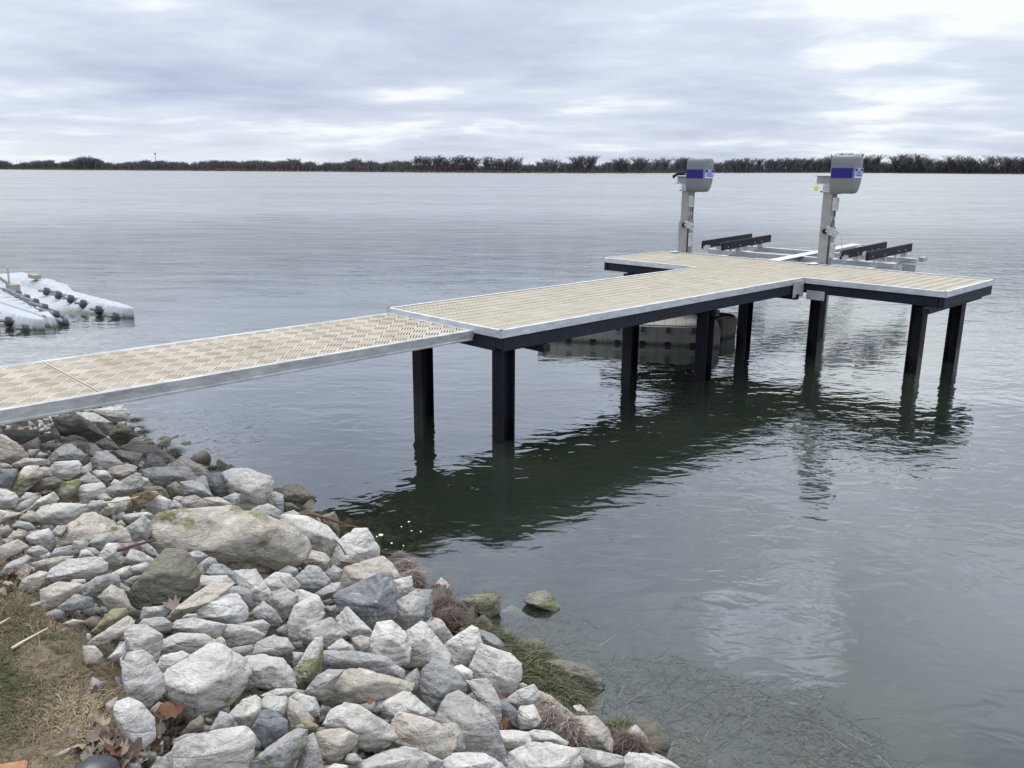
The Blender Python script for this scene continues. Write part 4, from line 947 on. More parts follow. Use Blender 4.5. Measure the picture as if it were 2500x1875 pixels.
K|G|1|560,1700 640,1600 770,1510 770,1659 760,1750|grey-green rock cut by the bottom edge left of the big white one
K|O|2|850,1370 980,1260 1010,1210 1040,1240 1040,1340|small olive stone beneath the big faceted boulder
N|G|2|0,1659 160,1510 430,1330 520,1340 500,1470 380,1659 300,1800 -50,1750|long diagonal dark-streaked rock at the bottom edge
N|G|0|430,1659 530,1400 580,1370 640,1560 660,1659 600,1760 450,1760|narrow grey rock standing right of the long diagonal rock
N|Y|0|420,1310 520,1240 620,1300 590,1350 480,1320|yellowish stone resting on top of the long diagonal rock
N|T|0|600,1370 680,1335 830,1330 950,1390 940,1450 790,1600 720,1620 640,1560|tan cube-like rock with a pale diagonal seam
N|W|0|670,1290 740,1170 850,1115 960,1130 1240,1310 1270,1400 1150,1500 1000,1500 940,1460 950,1380 820,1330|big triangular white rock behind the tan cube-like rock
N|W|0|1140,1150 1200,1080 1350,1010 1400,1020 1600,1190 1600,1260 1400,1200 1280,1200 1250,1260 1180,1210|white and grey ridged rock below the tip of the leaf-shaped slab
N|D|0|970,1120 1100,1090 1110,1190 1040,1150|small dark stone under the buff leaf-shaped slab
N|T|1|1255,1300 1280,1210 1330,1190 1500,1230 1700,1320 1790,1400 1760,1510 1700,1580 1500,1520 1300,1450|large buff-grey rock with a dull brown patch on its face
N|G|0|1680,1290 1840,1260 1840,1350 1875,1500 1800,1530 1780,1400|small grey rock at the right end of the large buff-grey rock
F|G|0|220,1050 280,920 330,850 410,815 460,850 560,920 640,960 700,1080 720,1170 820,1430 700,1400 470,1300 440,1070 350,1060|large tilted blue-grey slab with pale veins
F|D|0|90,790 110,640 190,570 290,570 380,640 460,760 450,830 300,870 250,990 170,960 110,840|dark grey block with a flat smooth top
F|G|0|0,660 60,620 90,680 90,790 30,810 -60,720|small fang-like tan stone left of the dark grey block
F|W|0|360,610 430,590 520,640 520,700 450,720 400,660|small white stone right of the dark grey block
F|W|0|505,620 560,500 600,430 750,480 830,500 915,580 920,680 850,830 700,860 660,780 600,690|large blocky white rock beside the green algae
F|G|0|470,730 640,710 680,760 720,930 760,1110 700,1080 640,960 560,850|grey slab behind the large tilted blue-grey slab
F|W|0|800,880 900,810 1030,755 1080,830 1080,940 900,960|white rock right above the rounded white rock
F|W|0|880,1040 920,940 1030,925 1090,1050 1040,1110 920,1120|rounded white rock near a rust-coloured leaf
F|D|0|720,890 800,880 900,980 860,1090 740,1000|dark rock behind the rust-coloured leaf
F|T|1|1080,810 1180,850 1380,1020 1290,1010 1270,960 1080,930|damp brownish slab along the lower green algae
F|W|0|890,760 940,735 980,760 900,810|small cream stone right of the large blocky white rock
F|G|0|1145,950 1190,930 1290,960 1290,1060 1200,1130 1160,1060|rounded grey rock draped with pinkish roots
F|T|2|1300,1060 1380,1025 1540,1020 1650,1130 1680,1220 1670,1320 1580,1300 1470,1270 1460,1160 1330,1080|large damp olive-tan boulder with a root mat on its left
F|T|0|1360,930 1420,920 1500,1000 1430,1010 1380,990|small tan rock at the lower end of the green algae
F|W|0|990,1150 1040,1130 1170,1140 1310,1230 1300,1260 1150,1240 1020,1220|flat white rock left of the damp olive-tan boulder
F|W|0|710,1140 860,1135 980,1150 1010,1240 900,1290 800,1300 750,1270|white rock right of the large tilted blue-grey slab
F|W|0|800,1446 850,1320 1000,1240 1200,1250 1380,1300 1420,1400 1400,1500 1100,1600 850,1600|large rough white boulder at the bottom edge
F|G|0|1250,1270 1450,1280 1760,1350 1770,1430 1700,1480 1430,1480 1400,1320|long speckled grey rock at the bottom edge near the water
F|W|0|1770,1400 1830,1320 1960,1330 2150,1390 2230,1446 2200,1560 1800,1560|white rock in the bottom edge farthest right
F|W|0|1950,1340 2010,1310 2120,1360 2180,1400 2100,1390|thin white stone behind the farthest right bottom rock
F|G|1|1730,1230 1800,1150 1880,1090 1960,1180 2005,1290 1930,1330 1850,1240|pointed damp rock at the water's edge with a dark stain
F|W|0|250,1420 370,1330 460,1320 620,1330 740,1400 790,1446 780,1560 300,1560|white boulder at the bottom edge below the large tilted slab
N|W|0|900,1640 1060,1600 1230,1500 1350,1480 1450,1500 1540,1620 1520,1750 900,1750|broad cream rock at the bottom edge right of the tan cube-like rock
N|W|0|1450,1500 1560,1540 1690,1600 1640,1670 1550,1700|pale stone tucked behind the broad cream bottom rock
N|W|0|690,1659 760,1620 870,1640 860,1720 700,1720|small cream rock at the bottom edge below the tan cube-like rock
N|G|0|840,1600 870,1540 930,1530 1000,1600 920,1640|small grey rock among leaves right of the tan cube-like rock
F|O|3|940,60 1000,0 1130,-30 1190,30 1240,110 1210,150 1100,130 1000,80|mossy brown rock poking out of the water apart from the bank
F|O|2|450,60 540,10 700,0 740,60 750,150 650,210 590,180 580,80|greenish rock half in the water behind algae strands
F|T|0|760,150 850,95 930,130 1020,210 980,260 850,250|flat rock lying just under water in front of the mossy brown one
F|O|1|1150,560 1250,550 1400,580 1540,640 1610,740 1580,800 1500,770 1380,750 1240,640|wet brown beak-shaped slab sticking out from the green algae
F|G|0|430,130 490,90 540,120 530,180 460,170|small grey pebble rock at the foot of the greenish rock
E2|T|0|1680,1420 1760,1330 1810,1370 1855,1470 1800,1500|small pointed buff rock behind the root mats
E2|O|2|660,780 800,740 830,800 840,920 750,900|dark mossy upright stone where the reddish stick enters the water
E2|W|0|640,790 740,790 760,880 700,850|small pale stone behind the reddish stick
P|W|0|620,280 830,250 875,300 870,350 760,360 700,320|white and black pitted rock at the water under the gangway
P|W|0|520,300 640,300 740,360 740,440 650,430 560,340|pale layered rock beneath the gangway left of the round olive one
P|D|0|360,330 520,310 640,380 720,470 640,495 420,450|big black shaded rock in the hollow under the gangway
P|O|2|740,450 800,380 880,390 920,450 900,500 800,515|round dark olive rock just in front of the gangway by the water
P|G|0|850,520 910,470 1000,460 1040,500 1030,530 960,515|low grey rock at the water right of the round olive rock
Q|G|0|490,290 640,180 780,210 790,290 560,330|grey rock at the grass edge below the smooth grey rock
Q|T|0|840,200 950,100 1060,150 1120,300 930,310|tan rounded rock touching the olive boulder's lower left
Q|T|0|245,270 350,235 350,270 260,295|small buff stone lying at the upper edge of the grass
Q|T|0|530,430 620,390 740,410 640,455|flat cream stone lying in the dry grass
Q|W|0|910,730 1060,590 1070,700 960,750|small pale stone half hidden in grass near the white rock with green underside
Q|T|0|900,1110 1000,1050 1000,1130 920,1190|small pinkish cream stone in the grass beside the lower egg-like rock
Q|T|0|450,1560 600,1480 610,1515 500,1575|cream stone lying in leaf litter near the bottom left
K|W|0|980,340 1040,240 1270,180 1320,180 1400,290 1410,370 1330,450 1150,410 990,390|big bright white rock right of the olive boulder
K|T|0|720,400 790,310 960,180 1100,90 1290,90 1180,210 1080,220 990,310 800,400|long tan slab slanting down from the olive boulder's right
K|G|0|1190,170 1250,120 1340,110 1450,150 1440,290 1390,260 1330,190 1210,210|grey rock between the big bright white rock and the green-spotted one
K|Y|1|80,500 250,310 380,300 390,350 210,480 120,520|yellow-olive slab leaning at the grass edge
K|T|0|50,610 90,560 380,365 440,410 400,500 230,580 120,630|bone-coloured long stone beside the yellow-olive slab
K|T|0|10,620 110,620 180,700 140,780 30,770|squat tan stone standing in the grass
K|G|0|500,390 530,290 760,270 750,320 700,370|flat grey stone with white specks under the olive boulder
K|G|0|490,440 530,390 690,370 770,430 740,490 650,500|flat plain grey stone in front of the white-specked one
K|W|0|740,470 820,400 950,380 1220,440 1160,550 1020,520 820,500|wide pale flattish rock below the big bright white rock
K|W|0|850,380 900,345 980,345 980,385|small whitish stone left of the big bright white rock
K|W|0|1160,500 1190,450 1260,435 1330,450 1420,450 1550,520 1460,590 1330,610 1180,540|two-lobed white stone right of the wide pale flattish rock
K|G|0|1340,430 1540,395 1600,440 1550,540 1440,450|grey rock behind the two-lobed white stone
K|W|2|370,520 430,445 560,450 680,520 680,600 640,750 590,700 480,650 380,650|white rock with a green mossy underside at the grass edge
K|W|0|340,740 390,690 520,665 600,720 690,880 700,1000 640,1060 560,1130 400,1060 360,940|tall smooth bluish white rock at the grass edge
K|W|0|275,1180 300,1110 400,1070 500,1110 610,1230 600,1330 620,1400 510,1490 430,1470 340,1380|egg-like white rock lowest along the grass edge
K|W|0|655,650 690,570 830,510 1040,520 1140,580 1180,630 930,700 680,690|wide white rock behind the big faceted boulder
K|W|2|645,780 690,700 850,665 920,700 790,800 710,860|rounded pale rock with green foot left of the big faceted boulder
K|W|1|680,910 740,840 960,700 1080,620 1180,615 1270,680 1400,760 1420,860 1350,1000 1250,1110 1050,1200 970,1220 860,1130 720,1020|big faceted diamond-shaped boulder with a brown patch, lower left
K|G|0|1240,670 1300,630 1440,610 1465,640 1440,710 1350,720|grey stone to the upper right of the big faceted boulder
K|T|2|1140,560 1190,540 1240,640 1210,640|tiny mossy stone above the big faceted boulder
"""

# ---------------------------------------------------------------- stone
def rock_material(name, c0, c1, c2, moss=0., wet=False):
    m, T = mat(name); r = T.node('ShaderNodeObjectInfo').outputs['Random']
    c = T.vm('ADD', T.coord('Object'), T.comb(T.m('MULTIPLY', r, 37.), T.m('MULTIPLY', r, 91.), T.m('MULTIPLY', r, 53.)))
    wv = T.vm('ADD', c, T.scale(T.noise(c, 5, 3, .5, col=True), .12))
    a = T.noise(wv, 5.5, 7, .68); b = T.noise(c, 30, 6, .72); f = T.noise(c, 130, 3, .7)
    stretch = T.noise(T.vm('MULTIPLY', wv, (1.2, 1.6, 7)), 6, 5, .65)
    mixv = T.m('ADD', T.m('ADD', T.m('MULTIPLY', a, .50), T.m('MULTIPLY', b, .28)), T.m('MULTIPLY', stretch, .22))
    col = T.ramp(mixv, [(.40, c0), (.475, c1), (.53, c1), (.61, c2)])
    rs = T.node('ShaderNodeTexWhiteNoise', dict(noise_dimensions='1D'), W=r)
    col = T.mix(.22, col, T.mix(rs.outputs[0], (.32, .325, .33), (.56, .51, .43)))
    col = T.mix(1.0, col, T.ramp(rs.outputs[1], [(0, .82), (1, 1.08)]), 'MULTIPLY')
    # chalky seams and dark specks
    ed = T.voro(T.vm('ADD', wv, T.scale(T.noise(c, 3, 2, .5, col=True), .35)), 4.2, 'DISTANCE_TO_EDGE')
    seam = T.m('MULTIPLY', .0 if c0[0] < .1 else 1., T.m('MULTIPLY', T.ramp(ed, [(.0, 1.), (.018, 0.)]), T.ramp(a, [(.46, 0.), (.58, .55)])))
    col = T.mix(seam, col, (.74, .73, .70))
    speck = T.m('MULTIPLY', T.ramp(f, [(.62, 0.), (.74, .55)]), T.ramp(b, [(.45, .2), (.6, 1.)]))
    col = T.mix(speck, col, tuple(x*.35 for x in c0))
    chalk = T.ramp(T.noise(wv, 14, 5, .75), [(.56, 0.), (.70, .45)])
    col = T.mix(chalk, col, tuple(min(.82, x*1.22) for x in c2))
    if moss > 0:
        mn_ = T.noise(c, 3.4, 5, .7)
        mk = T.ramp(T.m('ADD', mn_, moss*.045), [(.63, 0.), (.70, 1.)])
        mk = T.m('MULTIPLY', mk, T.ramp(b, [(.35, .35), (.6, .95)]))
        col = T.mix(mk, col, T.mix(a, (.085, .10, .018), (.20, .22, .06)))
    h = T.m('ADD', T.m('ADD', T.m('MULTIPLY', a, .55), T.m('MULTIPLY', b, .42)), T.m('ADD', T.m('MULTIPLY', f, .08), T.m('MULTIPLY', T.ramp(ed, [(0., 0.), (.03, 1.)]), .10)))
    h = T.m('ADD', h, T.m('MULTIPLY', stretch, .55))
    fc = T.voro(T.vm('ADD', wv, T.scale(T.noise(c, 2.5, 2, .5, col=True), .25)), 7.5, 'F1', 0); fc2 = T.voro(wv, 19, 'F1', 0)
    h = T.m('ADD', h, T.m('ADD', T.m('MULTIPLY', fc, .45), T.m('MULTIPLY', fc2, .20)))
    pbr(T, col, .28 if wet else .82, normal=T.bump(h, .038, 1.0), spec=.5 if wet else .25); return m
CLS = {'W': ((.33, .315, .28), (.60, .575, .52), (.84, .815, .76)),
       'G': ((.17, .17, .162), (.38, .372, .35), (.64, .625, .59)),
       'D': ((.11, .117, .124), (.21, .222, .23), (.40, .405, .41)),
       'T': ((.29, .245, .195), (.48, .425, .35), (.70, .65, .575)),
       'O': ((.075, .068, .042), (.15, .135, .085), (.28, .255, .18)),
       'Y': ((.17, .14, .05), (.32, .28, .13), (.46, .41, .24))}
RM_ = {}
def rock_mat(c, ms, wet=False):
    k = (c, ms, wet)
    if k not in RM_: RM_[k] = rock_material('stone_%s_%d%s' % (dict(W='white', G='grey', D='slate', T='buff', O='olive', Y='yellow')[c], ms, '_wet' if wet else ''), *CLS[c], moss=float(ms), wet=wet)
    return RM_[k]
CROP = {'L': (0, 1050, .2411), 'M': (350, 1100, .21097), 'E2': (600, 1050, .27125), 'K': (200, 1400, .28637), 'N': (600, 1400, .28631), 'F': (1000, 1450, .29385), 'P': (0, 900, .36157), 'Q': (0, 1400, .2863), 'A': (0, 0, 1)}
def rough_up(bm, size, seed, amp=1.0, target=None):
    """round the corners a little, then break the faces up with noise"""
    bmesh.ops.triangulate(bm, faces=bm.faces)
    tgt = target or max(.010, size*.052)
    for _ in range(6):
        es = [e for e in bm.edges if e.calc_length() > tgt*1.5]
        if not es or len(bm.verts) > 3000: break
        bmesh.ops.subdivide_edges(bm, edges=es, cuts=1); bmesh.ops.triangulate(bm, faces=[f for f in bm.faces if len(f.verts) > 3])
    bmesh.ops.smooth_vert(bm, verts=bm.verts, factor=.20, use_axis_x=True, use_axis_y=True, use_axis_z=True)
    bm.normal_update(); off = Vector((seed*3.17 % 50, seed*7.3 % 50, seed*1.9 % 50)); s = 1.0/max(size, .05)
    for v in bm.verts:
        q = v.co*s*1.6 + off
        n = mn.noise(q)*.55 + mn.noise(q*2.3)*.30 + mn.noise(q*5.1)*.16
        # ledges: steps along one skewed direction
        l = q.dot(Vector((.3, .2, 1.4)))*2.2 + mn.noise(q*.9)*1.5; st = (l-math.floor(l)); st = max(0, st-.75)*4*.12
        v.co += v.normal*(n*.018 + mn.noise(q*9)*.007 - st*.26)*size*amp
    bm.normal_update()
def rock_from_outline(pts, cls, ms, label, idx):
    pts = [Vector(p) for p in pts]; us = [p.x for p in pts]; vs_ = [p.y for p in pts]
    cu = sum(us)/len(us); cv = sum(vs_)/len(vs_); cu = (cu+(min(us)+max(us))/2)/2; cv = (cv+(min(vs_)+max(vs_))/2)/2
    low = max(vs_); f_ = .45
    under = ('just under water' in label)
    p, t = hit(cu, min(cv + (low-cv)*f_, low), top_z)
    if p.z < .06: f_ = .8; p, t = hit(cu, min(cv + (low-cv)*f_, low), lambda x, y: np.maximum(top_z(x, y), -.01))
    q = ray(cu, cv); depth = t*(ray(cu, min(cv+(low-cv)*f_, low)).dot(-B0))         # distance along the optical axis
    P0 = Vector((0, 0, H)) + q*(depth/q.dot(-B0))
    if under: P0 = at(cu, cv, -.10); depth = (P0-Vector((0, 0, H))).dot(-B0)
    Q = q.normalized(); right = Q.cross(Vector((0, 0, 1))).normalized(); up = right.cross(Q)
    out = []
    for p_ in pts:
        r = ray(p_.x, p_.y); s = (P0-Vector((0, 0, H))).dot(Q)/r.dot(Q); w_ = Vector((0, 0, H)) + r*s - P0
        out.append(Vector((w_.dot(right), w_.dot(up))))
    cen = sum(out, Vector((0, 0)))/len(out)
    wdt = max(o.x for o in out)-min(o.x for o in out); hgt = max(o.y for o in out)-min(o.y for o in out); size = math.sqrt(wdt*hgt); mn_r = min(wdt, hgt)
    R = random.Random(idx*13+5)
    hull = []
    for o in out:
        o2 = cen + (o-cen)*1.10
        hull.append((o2.x, o2.y, R.uniform(-.10, .10)*mn_r)); 
        o3 = cen + (o-cen)*R.uniform(.72, .88); hull.append((o3.x, o3.y, -R.uniform(.40, .62)*mn_r))     # behind
    # front faces: a broken ridge somewhat below the middle so a top facet and a front facet show
    nr_ = max(1, min(4, int(wdt/max(hgt, .01)*1.5+.4))); off = R.uniform(-.16, .10)*hgt; tilt = R.uniform(-.22, .22)
    for k in range(nr_):
        x = (k+.5)/nr_*2-1 + R.uniform(-.12, .12); x *= .58
        hull.append((cen.x + x*wdt/2, cen.y + off + tilt*x*hgt/2 + R.uniform(-.10, .10)*hgt, mn_r*R.uniform(.26, .42)))
    for _ in range(4):
        a = R.uniform(0, 6.28); rr = R.uniform(.26, .42); hull.append((cen.x+math.cos(a)*wdt*rr, cen.y+math.sin(a)*hgt*rr, mn_r*R.uniform(.10, .30)))
    bm = bmesh.new()
    for x, y, z in hull: bm.verts.new(right*x + up*y - Q*z)
    r_ = bmesh.ops.convex_hull(bm, input=bm.verts)
    junk = list({e for e in r_['geom_interior'] + r_['geom_unused'] if isinstance(e, bmesh.types.BMVert)})
    if junk: bmesh.ops.delete(bm, geom=junk, context='VERTS')
    rough_up(bm, size, idx)
    me = bpy.data.meshes.new('rock'); bm.to_mesh(me); bm.free(); me.shade_smooth()
    wet = 'damp' in label or 'wet' in label or 'dark mossy' in label or 'mossy brown' in label
    me.materials.append(rock_mat(cls, ms, wet))
    o = obj('rock', me, None, P0); tag(o, label, 'rock', 'rocks of the shore bank'); return o
for i, line in enumerate(ROCKS.strip().splitlines()):
    cr_, cls, ms, ps, lab = line.split('|'); ox, oy, s_ = CROP[cr_]
    pts = [(ox+float(a.split(',')[0])*s_, oy+float(a.split(',')[1])*s_) for a in ps.split()]
    rock_from_outline(pts, cls, int(ms), lab, i)

# rubble between and under the rocks, too many to count
def stone_variant(seed, n=12):
    r = random.Random(seed); bm = bmesh.new()
    for _ in range(n):
        v = Vector((r.gauss(0, 1), r.gauss(0, 1), r.gauss(0, 1))).normalized(); bm.verts.new((v.x*.5, v.y*.42, v.z*.33))
    g = bmesh.ops.convex_hull(bm, input=bm.verts); junk = [e for e in g['geom_interior']+g['geom_unused'] if isinstance(e, bmesh.types.BMVert)]
    if junk: bmesh.ops.delete(bm, geom=junk, context='VERTS')
    bmesh.ops.triangulate(bm, faces=bm.faces)
    bm.verts.ensure_lookup_table(); V = np.array([v.co[:] for v in bm.verts]); Fc = np.array([[v.index for v in f.verts] for f in bm.faces]); bm.free(); return V, Fc
SV = [stone_variant(i) for i in range(10)]
def rotm(rg, n):
    q = rg.normal(size=(n, 4)); q /= np.linalg.norm(q, axis=1, keepdims=True); w_, x, y, z = q.T
    return np.stack([1-2*(y*y+z*z), 2*(x*y-z*w_), 2*(x*z+y*w_), 2*(x*y+z*w_), 1-2*(x*x+z*z), 2*(y*z-x*w_), 2*(x*z-y*w_), 2*(y*z+x*w_), 1-2*(x*x+y*y)], 1).reshape(n, 3, 3)
def scatter(name, N, region, size, lift, mats, label, seed, colat=None, cat='rubble'):
    rg = np.random.default_rng(seed); VV = []; FF = []; CC = []; base = 0; cnt = 0
    while cnt < N:
        e = rg.uniform(region[0], region[1]); n = rg.uniform(region[2], region[3])
        if region[4] and not region[4](e, n): continue
        x = ORG.x + DIR.x*e + NRM.x*(n+np.interp(e, _e, _n)); y = ORG.y + DIR.y*e + NRM.y*(n+np.interp(e, _e, _n))
        s = rg.uniform(*size); V, Fc = SV[rg.integers(0, 10)]; q = (V*s) @ rotm(rg, 1)[0].T
        z = float(soil_z(x, y)) + lift*s; VV.append(q + np.array([x, y, z])); FF.append(Fc+base); base += len(V); c = rg.uniform(0, 1); CC.append(np.full(len(V), c)); cnt += 1
    me = mesh_arr(name, np.concatenate(VV), np.concatenate(FF), 3, False)
    a = me.attributes.new('tone', 'FLOAT', 'POINT'); a.data.foreach_set('value', np.concatenate(CC).astype(np.float32))
    return tag(obj(name, me, mat=mats), label=label, cat=cat, kind='stuff')
def rubble_mat(name, cols, rough=.85):
    m, T = mat(name); t = T.node('ShaderNodeAttribute', dict(attribute_name='tone')).outputs['Fac']; c = T.coord('Object')
    n = T.noise(c, 14, 6, .7); f = T.noise(c, 90, 3, .7); k = len(cols)
    col = T.ramp(t, [((i+.5)/k, cc) for i, cc in enumerate(cols)], 'CONSTANT' if False else 'LINEAR'); col = T.mix(T.ramp(n, [(.35, .0), (.65, .5)]), col, (.12, .11, .09)); 
    pbr(T, col, rough, normal=T.bump(T.m('ADD', n, T.m('MULTIPLY', f, .2)), .02), spec=.3); return m
RUBM = rubble_mat('rubble_stone', [(.30, .30, .29), (.46, .46, .44), (.36, .32, .26), (.24, .25, .26), (.50, .49, .46)])
SUBM = rubble_mat('sunken_stone', [(.13, .12, .08), (.18, .16, .11), (.09, .085, .055), (.15, .145, .11)], .6)
scatter('rubble', 3000, (-9.5, 2.5, .02, 2.42, None), (.04, .12), .18, RUBM, 'small grey and tan stones filling the gaps between the bank rocks', 3)
scatter('sunken_stones', 420, (-7, 2.2, -.95, .03, None), (.10, .34), .10, SUBM, 'olive-brown stones lying under water along the bank', 4, cat='underwater stones')

# ---------------------------------------------------------------- grass, weed, roots, leaves
def strand_mesh(name, P, D, L, Wd, bend, seg, rg, col):
    """curved ribbons: P roots, D unit directions, L lengths, Wd widths, bend sideways curve vectors"""
    n = len(P); t = np.linspace(0, 1, seg+1)[None, :, None]
    ctr = P[:, None] + D[:, None]*L[:, None, None]*t + bend[:, None]*(t**2)*L[:, None, None]
    side = np.cross(D, np.array([0, 0, 1.])); side += rg.normal(0, .25, (n, 3)); side /= np.linalg.norm(side, axis=1, keepdims=True)+1e-6
    wd = Wd[:, None, None]*(1-t*.75)
    v = np.stack([ctr-side[:, None]*wd, ctr+side[:, None]*wd], 2).reshape(-1, 3)
    i = (np.arange(n)[:, None]*(seg+1) + np.arange(seg)[None]).reshape(-1)*2
    f = np.stack([i, i+1, i+3, i+2], 1); me = mesh_arr(name, v, f, 4)
    a = me.attributes.new('tone', 'FLOAT', 'POINT'); a.data.foreach_set('value', np.repeat(col, (seg+1)*2).astype(np.float32)); return me
def strand_mat(name, stops, rough=.7):
    m, T = mat(name); t = T.node('ShaderNodeAttribute', dict(attribute_name='tone')).outputs['Fac']
    pbr(T, T.ramp(t, stops), rough, spec=.25); return m
rg = np.random.default_rng(11)
# dry lawn
n = 130000; X_ = rg.uniform(-2.7, -.95, n); Y_ = rg.uniform(1.6, 3.6, n); d_ = shore_d(X_, Y_); edge = 2.38 + .10*np.sin(X_*9)+.06*np.sin(Y_*17+1)
keep = d_ > edge + rg.exponential(.03, n)*-1.5; X_, Y_, d_ = X_[keep], Y_[keep], d_[keep]; n = len(X_)
P = np.stack([X_, Y_, soil_z(X_, Y_)-.004], 1); a = rg.uniform(0, 6.283, n); el = np.abs(rg.normal(.30, .30, n))
D = np.stack([np.cos(a)*np.cos(el), np.sin(a)*np.cos(el), np.sin(el)], 1); bend = np.stack([rg.normal(0, .3, n), rg.normal(0, .3, n), rg.uniform(-.35, .0, n)], 1)
patch = np.array([mn.noise(Vector((x*2.6, y*2.6, 0))) for x, y in zip(X_, Y_)])
tone = np.clip(rg.beta(2, 2, n)*.70 + patch*.45 + .02, 0, 1)
me = strand_mesh('dry_grass', P, D, rg.uniform(.014, .045, n), rg.uniform(.0010, .0022, n), bend, 2, rg, tone)
GM = strand_mat('dry_grass', [(.0, (.045, .055, .022)), (.2, (.085, .075, .038)), (.42, (.16, .125, .075)), (.65, (.27, .215, .135)), (.9, (.44, .37, .25))])
tag(obj('dry_grass', me, mat=GM), label='matted yellow-brown winter grass at the top of the bank', cat='grass', kind='stuff')
# ragged longer tufts along the stones
n = 2400; e = rg.uniform(-4.2, 1.2, n); nn = rg.normal(2.40, .10, n); X_ = ORG.x + DIR.x*e + NRM.x*(nn+np.interp(e, _e, _n)); Y_ = ORG.y + DIR.y*e + NRM.y*(nn+np.interp(e, _e, _n))
P = np.stack([X_, Y_, soil_z(X_, Y_)], 1); a = rg.uniform(0, 6.283, n); el = rg.uniform(.3, 1.3, n); D = np.stack([np.cos(a)*np.cos(el), np.sin(a)*np.cos(el), np.sin(el)], 1)
bend = np.stack([rg.normal(0, .4, n), rg.normal(0, .4, n), rg.uniform(-.5, -.1, n)], 1)
me = strand_mesh('grass_tufts', P, D, rg.uniform(.04, .12, n), rg.uniform(.0008, .0018, n), bend, 4, rg, rg.uniform(.1, .75, n))
tag(obj('grass_tufts', me, mat=GM), label='longer dry grass blades fringing the upper row of rocks', cat='grass', kind='stuff')

WEED = strand_mat('water_weed', [(0, (.045, .048, .038)), (.5, (.075, .078, .062)), (.90, (.11, .11, .09)), (.975, (.20, .20, .17)), (1, (.34, .34, .29))], .35)
def float_weed(poly, n, name, label, seed, zr=(-.03, .003), L=(.02, .12), wd=(.0006, .0016), dens=None):
    r = np.random.default_rng(seed); PP = []; us_ = [p[0] for p in poly]; vv_ = [p[1] for p in poly]
    def inside(u, v):
        c = False; j = len(poly)-1
        for i in range(len(poly)):
            (x1, y1), (x2, y2) = poly[i], poly[j]
            if (y1 > v) != (y2 > v) and u < (x2-x1)*(v-y1)/(y2-y1)+x1: c = not c
            j = i
        return c
    while len(PP) < n:
        u, v = r.uniform(min(us_), max(us_)), r.uniform(min(vv_), max(vv_))
        if not inside(u, v): continue
        p = at(u, v, 0.0)
        g = mn.noise(Vector((p.x*2.2, p.y*2.2, 3)))*.5 + mn.noise(Vector((p.x*7, p.y*7, 5)))*.35 + .5
        if r.uniform() > g: continue
        PP.append((p.x, p.y, r.uniform(*zr)))
    P = np.array(PP); a = r.normal(.5, 1.0, n); D = np.stack([np.cos(a), np.sin(a), r.normal(0, .03, n)], 1); D[:, 2] *= .5
    bend = np.stack([r.normal(0, .8, n), r.normal(0, .8, n), np.zeros(n)], 1)
    me = strand_mesh(name, P, D, r.uniform(*L, n), r.uniform(*wd, n), bend, 4, r, np.clip(r.beta(2, 2.4, n)+ (r.uniform(0, 1, n) > .965)*.5, 0, 1))
    return tag(obj(name, me, mat=WEED), label=label, cat='water weed', kind='stuff')
float_weed([(1400, 1660), (1480, 1610), (1650, 1600), (1780, 1650), (2000, 1680), (2140, 1800), (2260, 1960), (1640, 1960), (1560, 1830), (1440, 1740)], 30000, 'water_weed', 'thin olive strands of weed floating in the lower right water', 21)
float_weed([(1220, 1520), (1300, 1480), (1440, 1490), (1480, 1540), (1470, 1590), (1380, 1610), (1270, 1570)], 2500, 'water_weed', 'tangle of weed strands floating beside the beak-shaped slab', 22)
float_weed([(340, 1040), (430, 1010), (560, 985), (680, 990), (700, 1040), (620, 1080), (560, 1130), (470, 1110), (380, 1075)], 2600, 'water_weed', 'scattered weed bits floating beside the gangway', 23, L=(.02, .09), wd=(.002, .0045))
float_weed([(1630, 1450), (1720, 1450), (1730, 1500), (1650, 1510)], 130, 'water_weed', 'small patch of drifting weed out in the open water', 24, L=(.02, .08))

def mat_strands(name, pts, n, L, wd, matl, label, cat, seed, el=(.0, .6), zup=.03, tone=(0, 1)):
    r = np.random.default_rng(seed); i = r.integers(0, len(pts), n); base = np.array([[p[0].x, p[0].y, p[0].z] for p in pts]); rad = np.array([p[1] for p in pts])
    off = r.normal(0, .45, (n, 3))*rad[i][:, None]; off[:, 2] = np.abs(off[:, 2])*.3
    P = base[i]+off; dd = np.hypot(off[:, 0], off[:, 1])/rad[i]; P[:, 2] += zup*np.clip(1-dd, 0, 1)
    a = r.uniform(0, 6.283, n); e = r.uniform(*el, n); D = np.stack([np.cos(a)*np.cos(e), np.sin(a)*np.cos(e), np.sin(e)], 1)
    bend = np.stack([r.normal(0, .5, n), r.normal(0, .5, n), -e*.9], 1)
    me = strand_mesh(name, P, D, r.uniform(*L, n), r.uniform(*wd, n), bend, 3, r, r.uniform(*tone, n)); return tag(obj(name, me, mat=matl), label=label, cat=cat, kind='stuff')
ALG = strand_mat('green_algae', [(0, (.018, .022, .009)), (.45, (.042, .044, .018)), (.8, (.085, .082, .034)), (1, (.20, .17, .08))], .4)
pts = [(at(u, v, .07), rr) for u, v, rr in ((1195, 1555, .06), (1225, 1575, .08), (1260, 1600, .10), (1295, 1625, .12), (1330, 1655, .13), (1345, 1690, .13), (1375, 1700, .12), (1390, 1725, .11), (1300, 1605, .08), (1165, 1535, .05), (1185, 1470, .05))]
mat_strands('green_algae', pts, 15000, (.02, .085), (.0012, .003), ALG, 'dark green stringy algae heaped along the waterline', 'algae', 31)
mat_strands('green_algae', [(at(1505, 1790, .04), .09), (at(1530, 1800, .03), .05)], 1500, (.02, .07), (.0012, .003), ALG, 'small dark green algae clump left of the pointed damp rock', 'algae', 32)
